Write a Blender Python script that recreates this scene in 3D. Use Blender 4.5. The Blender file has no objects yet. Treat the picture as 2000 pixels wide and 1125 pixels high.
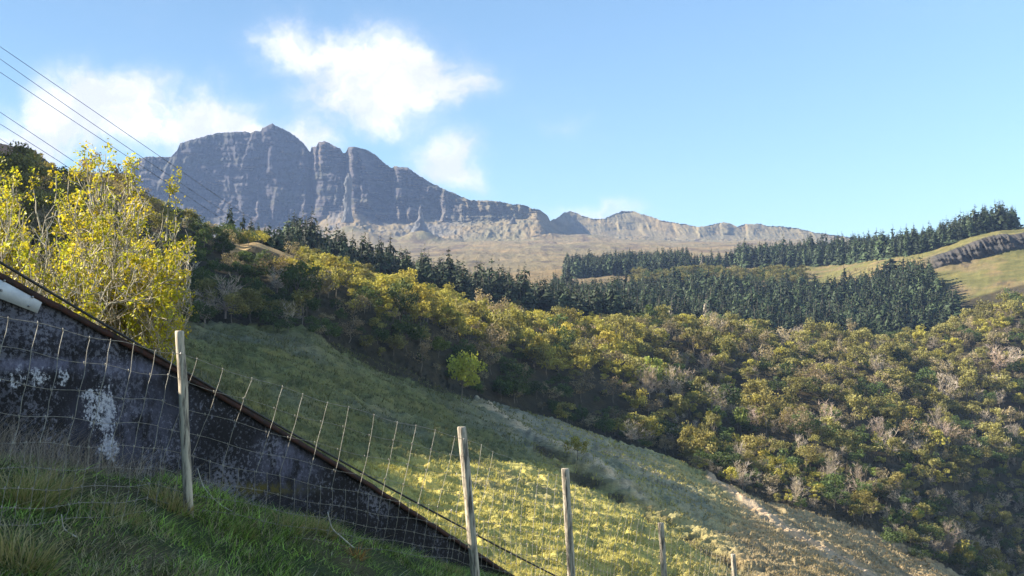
import bpy, math, random
import numpy as np
R = math.radians
random.seed(7); rng = np.random.default_rng(7)

# ---------------------------------------------------------------- camera, sky, sun, exposure
scene = bpy.context.scene
col = scene.collection
F = 2144.0                       # focal length in photograph pixels (2000 wide)
PITCH = math.atan((690 - 562.5) / F)
SUN_AZ, SUN_EL = 86.0, 31.0      # degrees left of the view axis, above the horizon
cam_d = bpy.data.cameras.new('camera')
cam = bpy.data.objects.new('camera', cam_d); col.objects.link(cam)
cam_d.sensor_width = 36; cam_d.lens = 36 * F / 2000
cam_d.clip_start = 0.1; cam_d.clip_end = 30000
cam.location = (0, 0, 0); cam.rotation_euler = (math.pi / 2 + PITCH, 0, 0)
scene.camera = cam
scene.view_settings.view_transform = 'Standard'
scene.view_settings.look = 'None'
scene.view_settings.gamma = 1
scene.view_settings.exposure = 1.82
scene.cycles.volume_bounces = 0
scene.cycles.max_bounces = 6
scene.cycles.diffuse_bounces = 2
scene.cycles.transparent_max_bounces = 8

S = np.array([-math.sin(R(SUN_AZ)) * math.cos(R(SUN_EL)), math.cos(R(SUN_AZ)) * math.cos(R(SUN_EL)), math.sin(R(SUN_EL))])
sun_d = bpy.data.lights.new('sun', 'SUN'); sun = bpy.data.objects.new('sun', sun_d); col.objects.link(sun)
sun_d.energy = 5.0; sun_d.angle = R(0.5); sun_d.color = (1, 0.91, 0.76)
from mathutils import Vector, Matrix
sun.rotation_euler = Vector(S.tolist()).to_track_quat('Z', 'Y').to_euler()
sun.location = (-60, 20, 60)

def ray(px, py):
    a = (np.asarray(px, float) - 1000) / F; b = (562.5 - np.asarray(py, float)) / F
    cp, sp = math.cos(PITCH), math.sin(PITCH)
    dy = cp - b * sp; dz = sp + b * cp
    return a / dy, dz / dy
def P(px, py, Y):
    a, b = ray(px, py); Y = np.asarray(Y, float)
    return np.stack(np.broadcast_arrays(a * Y, Y, b * Y), -1)
def proj(p):
    x, y, z = p[..., 0], p[..., 1], p[..., 2]
    cp, sp = math.cos(PITCH), math.sin(PITCH)
    d = y * cp + z * sp
    return 1000 + F * x / d, 562.5 - F * (-y * sp + z * cp) / d

# node helper
class NT:
    def __init__(s, tree): s.t = tree; s.n = tree.nodes; s.l = tree.links
    def new(s, typ, ins=None, **kw):
        n = s.n.new(typ)
        for k, v in kw.items(): setattr(n, k, v)
        for k, v in (ins or {}).items():
            if isinstance(v, bpy.types.NodeSocket): s.l.new(v, n.inputs[k])
            else: n.inputs[k].default_value = v
        return n
    def math(s, op, a, b=0.0, c=0.0, clamp=False):
        return s.new('ShaderNodeMath', {0: a, 1: b, 2: c}, operation=op, use_clamp=clamp).outputs[0]
    def vm(s, op, a, b=(0, 0, 0)):
        n = s.new('ShaderNodeVectorMath', {0: a, 1: b}, operation=op)
        return n.outputs['Value'] if op in ('LENGTH', 'DOT_PRODUCT', 'DISTANCE') else n.outputs[0]
    def mix(s, f, a, b, mode='MIX'):
        n = s.new('ShaderNodeMix', data_type='RGBA', blend_type=mode)
        for i, v in ((0, f), (6, a), (7, b)):
            if isinstance(v, bpy.types.NodeSocket): s.l.new(v, n.inputs[i])
            else: n.inputs[i].default_value = v if i == 0 else (tuple(v) + (1,))[:4]
        return n.outputs[2]
    def noise(s, vec, scale, detail=4, rough=.55, dist=0.0):
        return s.new('ShaderNodeTexNoise', {'Vector': vec, 'Scale': scale, 'Detail': detail, 'Roughness': rough, 'Distortion': dist}).outputs[0]
    def ss(s, v, a, b):
        return s.new('ShaderNodeMapRange', {0: v, 1: a, 2: b, 3: 0.0, 4: 1.0}, interpolation_type='SMOOTHSTEP').outputs[0]

# world: physical sky with broken cumulus laid out by direction
world = bpy.data.worlds.new('World'); scene.world = world; world.use_nodes = True
W = NT(world.node_tree); W.n.clear()
sky = W.new('ShaderNodeTexSky', sky_type='NISHITA', sun_disc=False)
sky.sun_elevation = R(SUN_EL); sky.sun_rotation = R(SUN_AZ)
sky.altitude = 0; sky.air_density = 1.0; sky.dust_density = 0.3; sky.ozone_density = 1.5
tc = W.new('ShaderNodeTexCoord').outputs['Generated']
sep = W.new('ShaderNodeSeparateXYZ', {0: tc})
yy = W.math('MAXIMUM', sep.outputs[1], 0.05)
gx = W.math('DIVIDE', sep.outputs[0], yy); gz = W.math('DIVIDE', sep.outputs[2], yy)
g = W.new('ShaderNodeCombineXYZ', {0: gx, 1: gz, 2: 0.0}).outputs[0]
nz1 = W.new('ShaderNodeTexNoise', {'Vector': g, 'Scale': 11.0, 'Detail': 7.0, 'Roughness': .6})
off = W.vm('MULTIPLY', W.vm('SUBTRACT', nz1.outputs['Color'], (.5, .5, .5)), (.11, .085, 0))
gd = W.vm('ADD', g, off)
CL = [(170, 180, 100, 60, 1.0), (95, 232, 100, 60, .8), (240, 200, 80, 50, .85), (410, 222, 95, 46, 1.0), (320, 250, 170, 42, .7), (455, 262, 110, 32, .5),
      (560, 72, 75, 46, .7), (640, 92, 60, 34, .6), (665, 150, 75, 55, .55), (745, 110, 95, 62, .95), (820, 150, 100, 54, .9), (905, 158, 70, 48, .5), (720, 178, 130, 42, .5), (745, 228, 90, 32, .55), (640, 205, 50, 30, .4),
      (865, 310, 66, 46, .8), (900, 350, 60, 35, .4), (590, 268, 60, 32, .75), (1150, 415, 100, 24, .5), (1105, 235, 60, 22, .2), (60, 300, 70, 30, .6), (10, 270, 60, 40, .35)]
tot = None
for (cx, cy, rx, ry, w) in CL:
    a, b = ray(cx, cy)
    v = W.vm('MULTIPLY', W.vm('SUBTRACT', gd, (float(a), float(b), 0)), (F / rx, F / ry, 0))
    d = W.vm('DOT_PRODUCT', v, v)
    e = W.math('MULTIPLY', W.math('EXPONENT', W.math('MULTIPLY', d, -1.1)), w)
    tot = e if tot is None else W.math('ADD', tot, e)
nz2 = W.noise(W.vm('ADD', gd, (3, 1, 0)), 21.0, 9, .66)
dens = W.math('MULTIPLY', tot, W.math('MULTIPLY_ADD', nz2, 3.5, -.68))
front = W.math('GREATER_THAN', sep.outputs[1], 0.05)
cov = W.math('MULTIPLY', W.math('MULTIPLY', W.math('POWER', W.ss(dens, -.02, 1.0), 1.0), .97), front)
# thin high veil
veil = W.math('MULTIPLY', W.ss(W.noise(W.vm('MULTIPLY', g, (1, 2.2, 1)), 3.2, 6, .6), .5, .8), .10)
skyc = W.mix(1.0, sky.outputs[0], (.95, 1.12, 1.16), 'MULTIPLY')
c1 = W.mix(veil, skyc, (5.0, 5.6, 6.6))
cshade = W.mix(W.ss(W.noise(W.vm('ADD', gd, (3.012, 1.02, 0)), 15.0, 6, .6), .4, .62), (5.3, 5.4, 6.0), (7.0, 6.9, 6.9))
c2 = W.mix(cov, c1, cshade)
bg = W.new('ShaderNodeBackground', {'Color': c2, 'Strength': 0.05})
wo = W.new('ShaderNodeOutputWorld', {'Surface': bg.outputs[0]})

# ---------------------------------------------------------------- helpers
def tag(o, label=None, cat=None, group=None, kind=None):
    if label: o['label'] = label
    if cat: o['category'] = cat
    if group: o['group'] = group
    if kind: o['kind'] = kind
    return o

def mesh(name, verts, faces, mats, parent=None, smooth=False, cols=None, link=True, matidx=None):
    """verts Nx3; faces: list of int arrays (each MxK)"""
    me = bpy.data.meshes.new(name)
    v = np.asarray(verts, np.float32)
    fl = [np.asarray(f, np.int32) for f in faces if len(f)]
    me.vertices.add(len(v)); me.vertices.foreach_set('co', v.ravel())
    loops = np.concatenate([f.ravel() for f in fl]); sizes = np.concatenate([np.full(len(f), f.shape[1], np.int32) for f in fl])
    me.loops.add(len(loops)); me.loops.foreach_set('vertex_index', loops)
    me.polygons.add(len(sizes))
    me.polygons.foreach_set('loop_start', np.concatenate([[0], np.cumsum(sizes)[:-1]]).astype(np.int32))
    me.polygons.foreach_set('loop_total', sizes)
    if smooth: me.polygons.foreach_set('use_smooth', np.ones(len(sizes), bool))
    for m in (mats if isinstance(mats, (list, tuple)) else [mats]): me.materials.append(m)
    if matidx is not None: me.polygons.foreach_set('material_index', np.asarray(matidx, np.int32))
    if cols is not None:
        ca = me.color_attributes.new('tint', 'FLOAT_COLOR', 'POINT')
        c4 = np.ones((len(v), 4), np.float32); c4[:, :3] = cols
        ca.data.foreach_set('color', c4.ravel())
    me.update(calc_edges=True); me.validate(clean_customdata=False)
    if not link: return me
    o = bpy.data.objects.new(name, me); col.objects.link(o)
    if parent: o.parent = parent
    return o

def obj(name, me, parent=None, loc=(0, 0, 0), rz=0, sc=(1, 1, 1)):
    o = bpy.data.objects.new(name, me); col.objects.link(o)
    o.location = loc; o.rotation_euler = (0, 0, rz); o.scale = sc
    if parent: o.parent = parent
    return o
def empty(name, loc=(0, 0, 0), rz=0, sc=(1, 1, 1)):
    o = bpy.data.objects.new(name, None); col.objects.link(o)
    o.location = loc; o.rotation_euler = (0, 0, rz); o.scale = sc; o.empty_display_size = .2
    return o

def _h(ix, iy, seed):
    n = (ix.astype(np.int64) * 374761393 + iy.astype(np.int64) * 668265263 + seed * 1442695041) & 0xffffffff
    n = ((n ^ (n >> 13)) * 1274126177) & 0xffffffff
    return ((n ^ (n >> 16)) & 0xffff) / 65535.0
def vnoise(x, y, seed=0):
    x = np.asarray(x, float); y = np.asarray(y, float)
    x, y = np.broadcast_arrays(x, y)
    ix = np.floor(x); iy = np.floor(y); fx = x - ix; fy = y - iy
    ix = ix.astype(np.int64); iy = iy.astype(np.int64)
    ux = fx * fx * fx * (fx * (fx * 6 - 15) + 10); uy = fy * fy * fy * (fy * (fy * 6 - 15) + 10)
    a = _h(ix, iy, seed) * (1 - ux) + _h(ix + 1, iy, seed) * ux
    b = _h(ix, iy + 1, seed) * (1 - ux) + _h(ix + 1, iy + 1, seed) * ux
    return (a * (1 - uy) + b * uy) * 2 - 1
def fbm(x, y, seed=0, oct=4, g=.5):
    s = 0; a = 1; n = 0
    for i in range(oct):
        c_, s_ = math.cos(i * 1.1), math.sin(i * 1.1)
        s = s + a * vnoise((x * c_ - y * s_) * 2 ** i, (x * s_ + y * c_) * 2 ** i, seed + i * 17); n += a; a *= g
    return s / n
def ridged(x, y, seed=0, oct=3):
    s = 0; a = 1; n = 0
    for i in range(oct):
        s = s + a * (1 - 2 * np.abs(vnoise(x * 2 ** i, y * 2 ** i, seed + i * 13))); n += a; a *= .5
    return s / n
def sstep(v, a, b):
    t = np.clip((v - a) / (b - a), 0, 1); return t * t * (3 - 2 * t)
def pchip(xk, yk, x):
    xk = np.asarray(xk, float); yk = np.asarray(yk, float)
    h = np.diff(xk); d = np.diff(yk) / h
    m = np.zeros(len(xk)); m[0] = d[0]; m[-1] = d[-1]
    for i in range(1, len(xk) - 1):
        if d[i - 1] * d[i] > 0:
            w1 = 2 * h[i] + h[i - 1]; w2 = h[i] + 2 * h[i - 1]
            m[i] = (w1 + w2) / (w1 / d[i - 1] + w2 / d[i])
    x = np.clip(x, xk[0], xk[-1]); i = np.clip(np.searchsorted(xk, x, side='right') - 1, 0, len(h) - 1)
    t = (x - xk[i]) / h[i]; t2 = t * t; t3 = t2 * t
    return (2 * t3 - 3 * t2 + 1) * yk[i] + (t3 - 2 * t2 + t) * h[i] * m[i] + (-2 * t3 + 3 * t2) * yk[i + 1] + (t3 - t2) * h[i] * m[i + 1]

def sheet(layers, cs, rows):
    """layers: list of [(c, Y, py) ...]; returns points (rows, cols, 3), (t, c) grids"""
    Lx, Lz, Ly = [], [], []
    for L in layers:
        L = np.array(L, float)
        Y = pchip(L[:, 0], L[:, 1], cs); py = pchip(L[:, 0], L[:, 2], cs)
        p = P(cs, py, Y); Lx.append(p[:, 0] / p[:, 1]); Ly.append(p[:, 1]); Lz.append(p[:, 2])
    Lx, Ly, Lz = np.array(Lx), np.array(Ly), np.array(Lz)
    ts = np.concatenate([np.linspace(i, i + 1, n, endpoint=False) for i, n in enumerate(rows)] + [[len(rows)]])
    k = np.arange(len(layers)); n = len(cs)
    out = np.zeros((len(ts), n, 3))
    # hermite with limited tangents along t, vectorised over columns
    def herm(V):
        d = np.diff(V, axis=0); m = np.zeros_like(V); m[0] = d[0]; m[-1] = d[-1]
        a, b = d[:-1], d[1:]
        with np.errstate(divide='ignore', invalid='ignore'):
            hm = np.where(a * b > 0, 2 * a * b / (a + b), 0)
        m[1:-1] = hm
        i = np.clip(np.floor(ts).astype(int), 0, len(V) - 2); t = (ts - i)[:, None]; t2 = t * t; t3 = t2 * t
        return (2 * t3 - 3 * t2 + 1) * V[i] + (t3 - 2 * t2 + t) * m[i] + (-2 * t3 + 3 * t2) * V[i + 1] + (t3 - t2) * m[i + 1]
    Yg = herm(Ly); out[..., 1] = Yg; out[..., 0] = herm(Lx) * Yg; out[..., 2] = herm(Lz)
    return out, ts
def grid_faces(nr, nc):
    i = np.arange(nr * nc).reshape(nr, nc)
    return np.stack([i[:-1, :-1], i[:-1, 1:], i[1:, 1:], i[1:, :-1]], -1).reshape(-1, 4)

def tube(path, rad, n=6, cap=True):
    """returns verts, [faces]"""
    path = np.asarray(path, float); rad = np.broadcast_to(np.asarray(rad, float), (len(path),))
    T = np.gradient(path, axis=0); T /= np.linalg.norm(T, axis=1)[:, None] + 1e-12
    up = np.array([0, 0, 1.0]) if abs(T[:, 2]).mean() < .8 else np.array([1.0, 0, 0])
    A = np.cross(T, up); A /= np.linalg.norm(A, axis=1)[:, None] + 1e-12; B = np.cross(T, A)
    th = np.arange(n) * 2 * math.pi / n
    v = path[:, None] + rad[:, None, None] * (np.cos(th)[None, :, None] * A[:, None] + np.sin(th)[None, :, None] * B[:, None])
    m = len(path); i = np.arange(m * n).reshape(m, n)
    f = np.stack([i[:-1], np.roll(i[:-1], -1, 1), np.roll(i[1:], -1, 1), i[1:]], -1).reshape(-1, 4)
    v = v.reshape(-1, 3); fs = [f]
    if cap:
        v = np.vstack([v, path[0], path[-1]]); a, b = m * n, m * n + 1
        j = np.arange(n)
        fs.append(np.stack([np.full(n, a), (j + 1) % n, j], -1))
        fs.append(np.stack([np.full(n, b), (m - 1) * n + j, (m - 1) * n + (j + 1) % n], -1))
    return v, fs
class MB:
    def __init__(s): s.v = []; s.f = {3: [], 4: []}; s.n = 0; s.c = []
    def add(s, v, fs, c=None):
        s.v.append(np.asarray(v, float))
        for f in fs:
            f = np.asarray(f, np.int64)
            if len(f): s.f[f.shape[1]].append(f + s.n)
        if c is not None: s.c.append(np.broadcast_to(np.asarray(c, float), (len(v), 3)))
        s.n += len(v)
    def tube(s, *a, c=None, **k): s.add(*tube(*a, **k), c=c)
    def data(s):
        return np.vstack(s.v), [np.vstack(x) for x in s.f.values() if x], (np.vstack(s.c) if s.c else None)
    def build(s, name, mat, parent=None, smooth=False, link=True):
        v, f, c = s.data(); return mesh(name, v, f, mat, parent, smooth, c, link)
def hexa(mb, corners, c=None):
    mb.add(corners, [np.array([[0, 3, 2, 1], [4, 5, 6, 7], [0, 1, 5, 4], [1, 2, 6, 5], [2, 3, 7, 6], [3, 0, 4, 7]])], c)

# ---------------------------------------------------------------- materials
def mat(name):
    m = bpy.data.materials.new(name); m.use_nodes = True; t = NT(m.node_tree); t.n.clear()
    return m, t
def finish(t, shader, disp=None):
    t.new('ShaderNodeOutputMaterial', {'Surface': shader})
def ground_mat(name, nscale, bump=.5, bdist=.1, var=.5, rough=.95, st=(1, 1, 1)):
    m, t = mat(name)
    at = t.new('ShaderNodeAttribute', attribute_name='tint').outputs['Color']
    pos = t.vm('MULTIPLY', t.new('ShaderNodeNewGeometry').outputs['Position'], st)
    n1 = t.noise(pos, nscale, 8, .65); n2 = t.noise(pos, nscale * .13, 4, .6); n3 = t.noise(pos, nscale * 4.3, 4, .6)
    f = t.math('MULTIPLY_ADD', t.math('ADD', t.math('ADD', n1, n2), n3), var * 1.1, 1 - var * 1.65)
    f = t.math('MAXIMUM', f, .15)
    cc = t.new('ShaderNodeVectorMath', {0: at, 3: f}, operation='SCALE').outputs[0]
    # hue drift between drier and greener patches
    cc = t.mix(t.math('MULTIPLY', t.ss(n2, .45, .65), .35), cc, t.mix(1.0, cc, (1.25, .95, .75), 'MULTIPLY'))
    b = t.new('ShaderNodeBump', {'Strength': bump, 'Distance': bdist, 'Height': t.math('ADD', n1, t.math('MULTIPLY', n3, .35))})
    p = t.new('ShaderNodeBsdfPrincipled', {'Base Color': cc, 'Roughness': rough, 'Normal': b.outputs[0], 'Specular IOR Level': .1})
    finish(t, p.outputs[0]); return m
M_ground = ground_mat('hill_turf', 1.1, 1.0, .35, 1.0, st=(.6, 1.3, 2.2))
M_bank = ground_mat('bank_soil', 9, .6, .03, .6)
M_mtn = ground_mat('mountain_rock', .05, .8, 5.0, .6)
M_rock = ground_mat('crag_rock', .35, .9, 1.0, .7)

def leaf_mat(name, transl=.35, objvar=.5, rough=.7):
    m, t = mat(name)
    at = t.new('ShaderNodeAttribute', attribute_name='tint').outputs['Color']
    rnd = t.new('ShaderNodeObjectInfo').outputs['Random']
    s_ = t.math('MULTIPLY_ADD', rnd, objvar, 1 - objvar / 2)
    cc = t.new('ShaderNodeVectorMath', {0: at, 3: s_}, operation='SCALE').outputs[0]
    r2 = t.math('FRACT', t.math('MULTIPLY', rnd, 37.7))
    cc = t.mix(t.math('MULTIPLY', r2, .4), cc, t.mix(1.0, cc, (.72, .98, 1.0), 'MULTIPLY'))
    p = t.new('ShaderNodeBsdfPrincipled', {'Base Color': cc, 'Roughness': rough, 'Specular IOR Level': .25})
    tr = t.new('ShaderNodeBsdfTranslucent', {'Color': t.mix(1.0, cc, (1.25, 1.15, .6), 'MULTIPLY')})
    ms = t.new('ShaderNodeMixShader', {0: transl, 1: p.outputs[0], 2: tr.outputs[0]})
    finish(t, ms.outputs[0]); return m
M_leaf = leaf_mat('broadleaf_foliage', .35)
M_needle = leaf_mat('spruce_needles', .08, .8)
M_grass = leaf_mat('grass_blades', .35, 0)
M_bright = leaf_mat('young_leaves', .45, 0, .5)

def bark_mat(name, c1, c2, scale=20, rough=.9):
    m, t = mat(name)
    pos = t.new('ShaderNodeTexCoord').outputs['Object']
    n = t.noise(t.vm('MULTIPLY', pos, (1, 1, .12)), scale, 6, .65)
    cc = t.mix(t.ss(n, .38, .58), c1, c2)
    b = t.new('ShaderNodeBump', {'Strength': .9, 'Distance': .01, 'Height': n})
    finish(t, t.new('ShaderNodeBsdfPrincipled', {'Base Color': cc, 'Roughness': rough, 'Normal': b.outputs[0]}).outputs[0]); return m
M_bark = bark_mat('bark', (.10, .08, .06), (.20, .17, .13), 6)
M_twig = bark_mat('lichened_bark', (.16, .13, .09), (.48, .42, .32), 18)
M_bare = bark_mat('bare_twigs', (.20, .15, .13), (.34, .26, .22), 3)

# ---------------------------------------------------------------- ground: the valley side as one sheet
G = [
 [(-1800, 14, 100), (-900, 14, 500), (-450, 14, 700), (0, 14, 930), (400, 14, 1100), (1000, 14, 1400), (1600, 14, 1700), (3000, 14, 1800)],
 [(-1800, 30, -100), (-900, 30, 350), (-450, 30, 560), (0, 30, 800), (400, 30, 1000), (700, 30, 1150), (1000, 32, 1330), (1600, 40, 1500), (2300, 60, 1600), (3000, 60, 1600)],
 [(-1800, 70, -500), (-900, 60, 60), (-450, 58, 340), (-200, 55, 500), (0, 55, 640), (400, 60, 860), (700, 62, 1010), (1000, 68, 1130), (1400, 82, 1200), (1800, 120, 1230), (2300, 190, 1260), (3000, 200, 1260)],
 [(-1800, 110, -900), (-900, 95, -150), (-450, 85, 190), (-200, 82, 400), (0, 80, 560), (400, 90, 740), (700, 95, 880), (1000, 102, 960), (1200, 106, 1018), (1400, 114, 1090), (1600, 132, 1120), (1800, 165, 1160), (2300, 240, 1190), (3000, 250, 1190)],
 [(-1800, 150, -1300), (-900, 130, -300), (-450, 115, 60), (-200, 105, 320), (0, 100, 480), (200, 115, 570), (400, 130, 655), (600, 140, 668), (800, 156, 735), (1000, 176, 805), (1200, 190, 872), (1400, 188, 945), (1600, 192, 1012), (1800, 212, 1085), (2000, 265, 1125), (2300, 290, 1150), (3000, 300, 1150)],
 [(-1800, 200, -1600), (-900, 175, -420), (-450, 150, -40), (-200, 135, 240), (0, 150, 410), (200, 160, 470), (400, 168, 545), (600, 180, 582), (800, 205, 642), (1000, 235, 702), (1200, 262, 748), (1400, 288, 792), (1600, 290, 830), (1800, 330, 850), (2000, 370, 850), (2300, 400, 830), (3000, 400, 830)],
 [(-1800, 260, -1800), (-900, 235, -520), (-450, 225, 150), (-200, 200, 285), (0, 195, 350), (200, 197, 380), (300, 201, 418), (400, 207, 464), (500, 218, 490), (600, 230, 514), (800, 260, 574), (1000, 290, 622), (1200, 330, 634), (1400, 370, 660), (1600, 410, 682), (1800, 440, 674), (1900, 455, 645), (2000, 470, 605), (2300, 490, 560), (3000, 500, 560)],
 [(-1800, 320, -1400), (-900, 300, -400), (-450, 280, -20), (-200, 250, 220), (0, 250, 400), (200, 255, 430), (400, 262, 500), (600, 290, 545), (800, 320, 588), (1000, 350, 624), (1200, 385, 650), (1400, 420, 668), (1600, 450, 680), (1800, 480, 668), (1900, 500, 622), (2000, 515, 590), (2300, 530, 530), (3000, 560, 530)],
 [(-1800, 500, -1000), (-900, 480, -300), (-450, 460, 60), (-200, 450, 210), (0, 450, 292), (60, 450, 310), (120, 450, 345), (200, 440, 400), (400, 420, 480), (600, 450, 530), (800, 520, 565), (1000, 580, 575), (1200, 610, 580), (1400, 620, 574), (1600, 620, 582), (1700, 615, 565), (1800, 602, 530), (1850, 600, 518), (1900, 600, 507), (1950, 600, 495), (2000, 600, 488), (2300, 600, 470), (3000, 620, 470)],
 [(-1800, 700, -500), (-450, 650, 200), (0, 650, 400), (200, 700, 450), (400, 740, 500), (800, 760, 545), (1100, 760, 542), (1200, 760, 537), (1400, 760, 532), (1600, 740, 524), (1700, 680, 514), (1790, 622, 506), (1850, 612, 488), (1925, 612, 464), (2000, 612, 454), (2300, 612, 432), (3000, 640, 430)],
 [(-1800, 850, 300), (0, 850, 520), (800, 850, 545), (1100, 850, 528), (1340, 850, 517), (1600, 840, 500), (1700, 800, 497), (1800, 760, 488), (1900, 740, 464), (2000, 740, 452), (2300, 740, 430), (3000, 760, 430)],
 [(-1800, 980, 400), (0, 980, 560), (800, 980, 552), (1100, 980, 540), (1600, 980, 515), (1800, 950, 505), (2000, 930, 485), (2300, 930, 460), (3000, 930, 460)],
 [(-1800, 1150, 700), (0, 1150, 700), (1000, 1150, 640), (2000, 1150, 600), (3000, 1150, 600)],
]
cs = np.concatenate([np.linspace(-1800, -40, 70, endpoint=False), np.arange(-40, 2040, 2.0), np.linspace(2040, 3000, 40)])
GP, Gt = sheet(G, cs, [8, 24, 110, 150, 70, 60, 20, 30, 24, 16, 12, 8])
tG = np.repeat(Gt[:, None], len(cs), 1); cG = np.repeat(cs[None], len(Gt), 0)
X, Y, Z = GP[..., 0], GP[..., 1], GP[..., 2]
spx, spy = proj(GP)
# lower edge of the wood in picture columns, reused for the cover of the ground
def lines(pts, x): p = np.array(pts, float); return np.interp(x, p[:, 0], p[:, 1])
edge = [(-500, 400), (0, 560), (340, 650), (500, 650), (600, 665), (700, 690), (800, 730), (870, 768), (950, 790), (1050, 815), (1150, 850), (1250, 885), (1330, 905), (1400, 945), (1500, 985), (1600, 1010), (1700, 1040), (1800, 1090), (1850, 1125), (2100, 1250)]
def dseg_at(pts, sx, sy):
    d = np.full(sx.shape, 1e9)
    for (x0, y0), (x1, y1) in zip(pts[:-1], pts[1:]):
        vx, vy = x1 - x0, y1 - y0; t = np.clip(((sx - x0) * vx + (sy - y0) * vy) / (vx * vx + vy * vy), 0, 1)
        d = np.minimum(d, np.hypot(sx - x0 - t * vx, sy - y0 - t * vy))
    return d
def dseg(pts):
    """distance in px from a polyline, for every ground vertex"""
    d = np.full(spx.shape, 1e9)
    for (x0, y0), (x1, y1) in zip(pts[:-1], pts[1:]):
        vx, vy = x1 - x0, y1 - y0; t = np.clip(((spx - x0) * vx + (spy - y0) * vy) / (vx * vx + vy * vy), 0, 1)
        d = np.minimum(d, np.hypot(spx - x0 - t * vx, spy - y0 - t * vy))
    return d
path1 = [(930, 785), (1010, 840), (1080, 880), (1170, 925), (1250, 972), (1330, 1020), (1430, 1080), (1500, 1130)]
path2 = [(1385, 935), (1470, 990), (1540, 1030), (1610, 1068), (1690, 1112), (1760, 1160)]
hill = sstep(tG, 1.5, 2.2) * (1 - sstep(tG, 7.2, 8.0))
open_ = (spy > lines(edge, spx) - 5) & (tG > 1.5) & (tG < 5)
Zn = Z.copy()
# unseen hill on the left, its ridge shaped to cast the slope's shade edges
_T = math.tan(R(SUN_EL)); _sh = (-math.sin(R(SUN_AZ)), math.cos(R(SUN_AZ)))
_u = -(X * _sh[0] + Y * _sh[1]); _v = X * _sh[1] - Y * _sh[0]
SHADE_RIDGE = [(0, -12), (30, -17), (60, -19), (85, -19.8), (97, -20.2), (112, -19.2), (122, -18.2), (127, -15.5), (131, -11.8), (150, -11.0), (160, -11.6), (167, -15), (174, -32), (186, -42), (215, -46), (280, -55), (400, -75), (900, -200)]
Zr = np.interp(_v, *np.array(SHADE_RIDGE, float).T) - _T * _u + 1.5 * fbm(_v / 6, _u / 60, 4, 3)
_b = 1 - sstep(cG, -140, -50)
Zn = np.where(tG < 7.9, np.minimum(Zn, Zr) * _b + Zn * (1 - _b), Zn)
# broad spurs and hollows
Zn += hill * 1.6 * fbm(X / 26, Y / 40, 3, 3) * sstep(Y, 50, 140)
Zn += hill * .55 * fbm(X / 7, Y / 7, 5, 3)
shl = [(500, 520), (560, 550), (640, 592), (720, 635), (850, 680), (1000, 706), (1150, 748), (1300, 800), (1400, 850)]
_dl = dseg(shl); _sd = spy - lines(shl, spx)
Zn += hill * (3.4 * np.exp(-(_dl / 30) ** 2) - 2.6 * np.exp(-((_sd - 62) / 30) ** 2) * sstep(spx, 600, 700) * (1 - sstep(spx, 1300, 1450)) * (tG > 3.8))
Zn += hill * 6.2 * fbm((.45 * X + Y) / 17, (X - Y) / 62, 6, 3) * sstep(spx, 1200, 1400) * (1 - .75 * sstep(spx, 1650, 1850)) * sstep(tG, 4.0, 4.6) * (1 - sstep(tG, 6, 6.8))
# sheep terracettes and tussocks
tus = sstep(tG, 1.5, 2.0) * (1 - sstep(tG, 4.4, 5.0))
warp = fbm(X / 5, Y / 5, 9, 2) * 1.2
Zn += tus * .68 * ridged(X / 6.0 + warp * .4, (Y + Zn * 2.0) / 1.9 + warp, 21, 2)
Zn += tus * .36 * fbm(X / .9, Y / .8, 33, 3)
d1, d2 = dseg(path1), dseg(path2)
inh = (tG > 1.5) & (tG < 4.6)
Zn += inh * (.7 * np.exp(-(d1 / 7) ** 2) * (1 - sstep(spx, 1150, 1260)) + .5 * np.exp(-(d2 / 6) ** 2))
# gully below the first path
def side(pts): return spy - lines(pts, spx)
s1 = side(path1)
Zn -= inh * 1.2 * np.exp(-((s1 - 22) / 14) ** 2) * sstep(spx, 1050, 1150) * (1 - sstep(spx, 1480, 1520))
far = sstep(tG, 7.5, 8.0)
Zn += far * .6 * ridged(X / 9, Y / 5, 43, 3) + far * 2.0 * fbm(X / 40, Y / 40, 41, 4)
cliff = sstep(spx, 1790, 1830) * ((tG > 7.98) & (tG < 9.02))
# broken columnar crag on the right
Yd = Y.copy()
Yd -= cliff * np.sin(np.pi * np.clip(tG - 8, 0, 1)) ** .5 * (3.5 * ridged(X / 6, Zn / 40, 51, 3) + 5 * np.abs(fbm(X / 1.7, Zn / 14, 52, 2)) + 4 * fbm(X / 7, Zn / 3, 53, 3))
GP2 = np.stack([X * Yd / Y, Yd, Zn], -1)
# cover: surface colours; straw patch lightened as sunlit, grass above it darkened as shaded
def mixc(base, c, m): return base * (1 - m[..., None]) + np.array(c) * m[..., None]
n_a = fbm(X / 12, Y / 12, 61, 4); n_b = fbm(X / 3, Y / 3, 62, 3)
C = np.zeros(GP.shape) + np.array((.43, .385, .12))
C = mixc(C, (.125, .135, .055), sstep(-spy + 905 + n_a * 15, -10, 10) * (1 - sstep(spx, 1000, 1150)) * .85)  # upper grass slope: shade put into the colour
C = mixc(C, (.17, .165, .13), sstep(n_a, 0, .6) * .5 * (tG < 5))
dry = sstep(spx + n_a * 60, 1350, 1480) * inh
C = mixc(C, (.30, .235, .15), dry * .85)
C = mixc(C, (.27, .255, .19), np.exp(-((s1 + 45) / 60.) ** 2) * inh * (spx > 900) * .85 * (1 - dry))
C = mixc(C, (.48, .39, .26), np.exp(-(d1 / 5.5) ** 2) * inh * (1 - sstep(spx, 1230, 1300)) * sstep(n_b, -.6, 0))
C = mixc(C, (.48, .37, .25), np.exp(-(d2 / 6) ** 2) * inh)
C = mixc(C, (.06, .045, .03), np.exp(-((s1 - 16) / 9) ** 2) * inh * (spx > 1040) * (spx < 1500) * sstep(n_b, -.3, .2) * .9)
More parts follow.
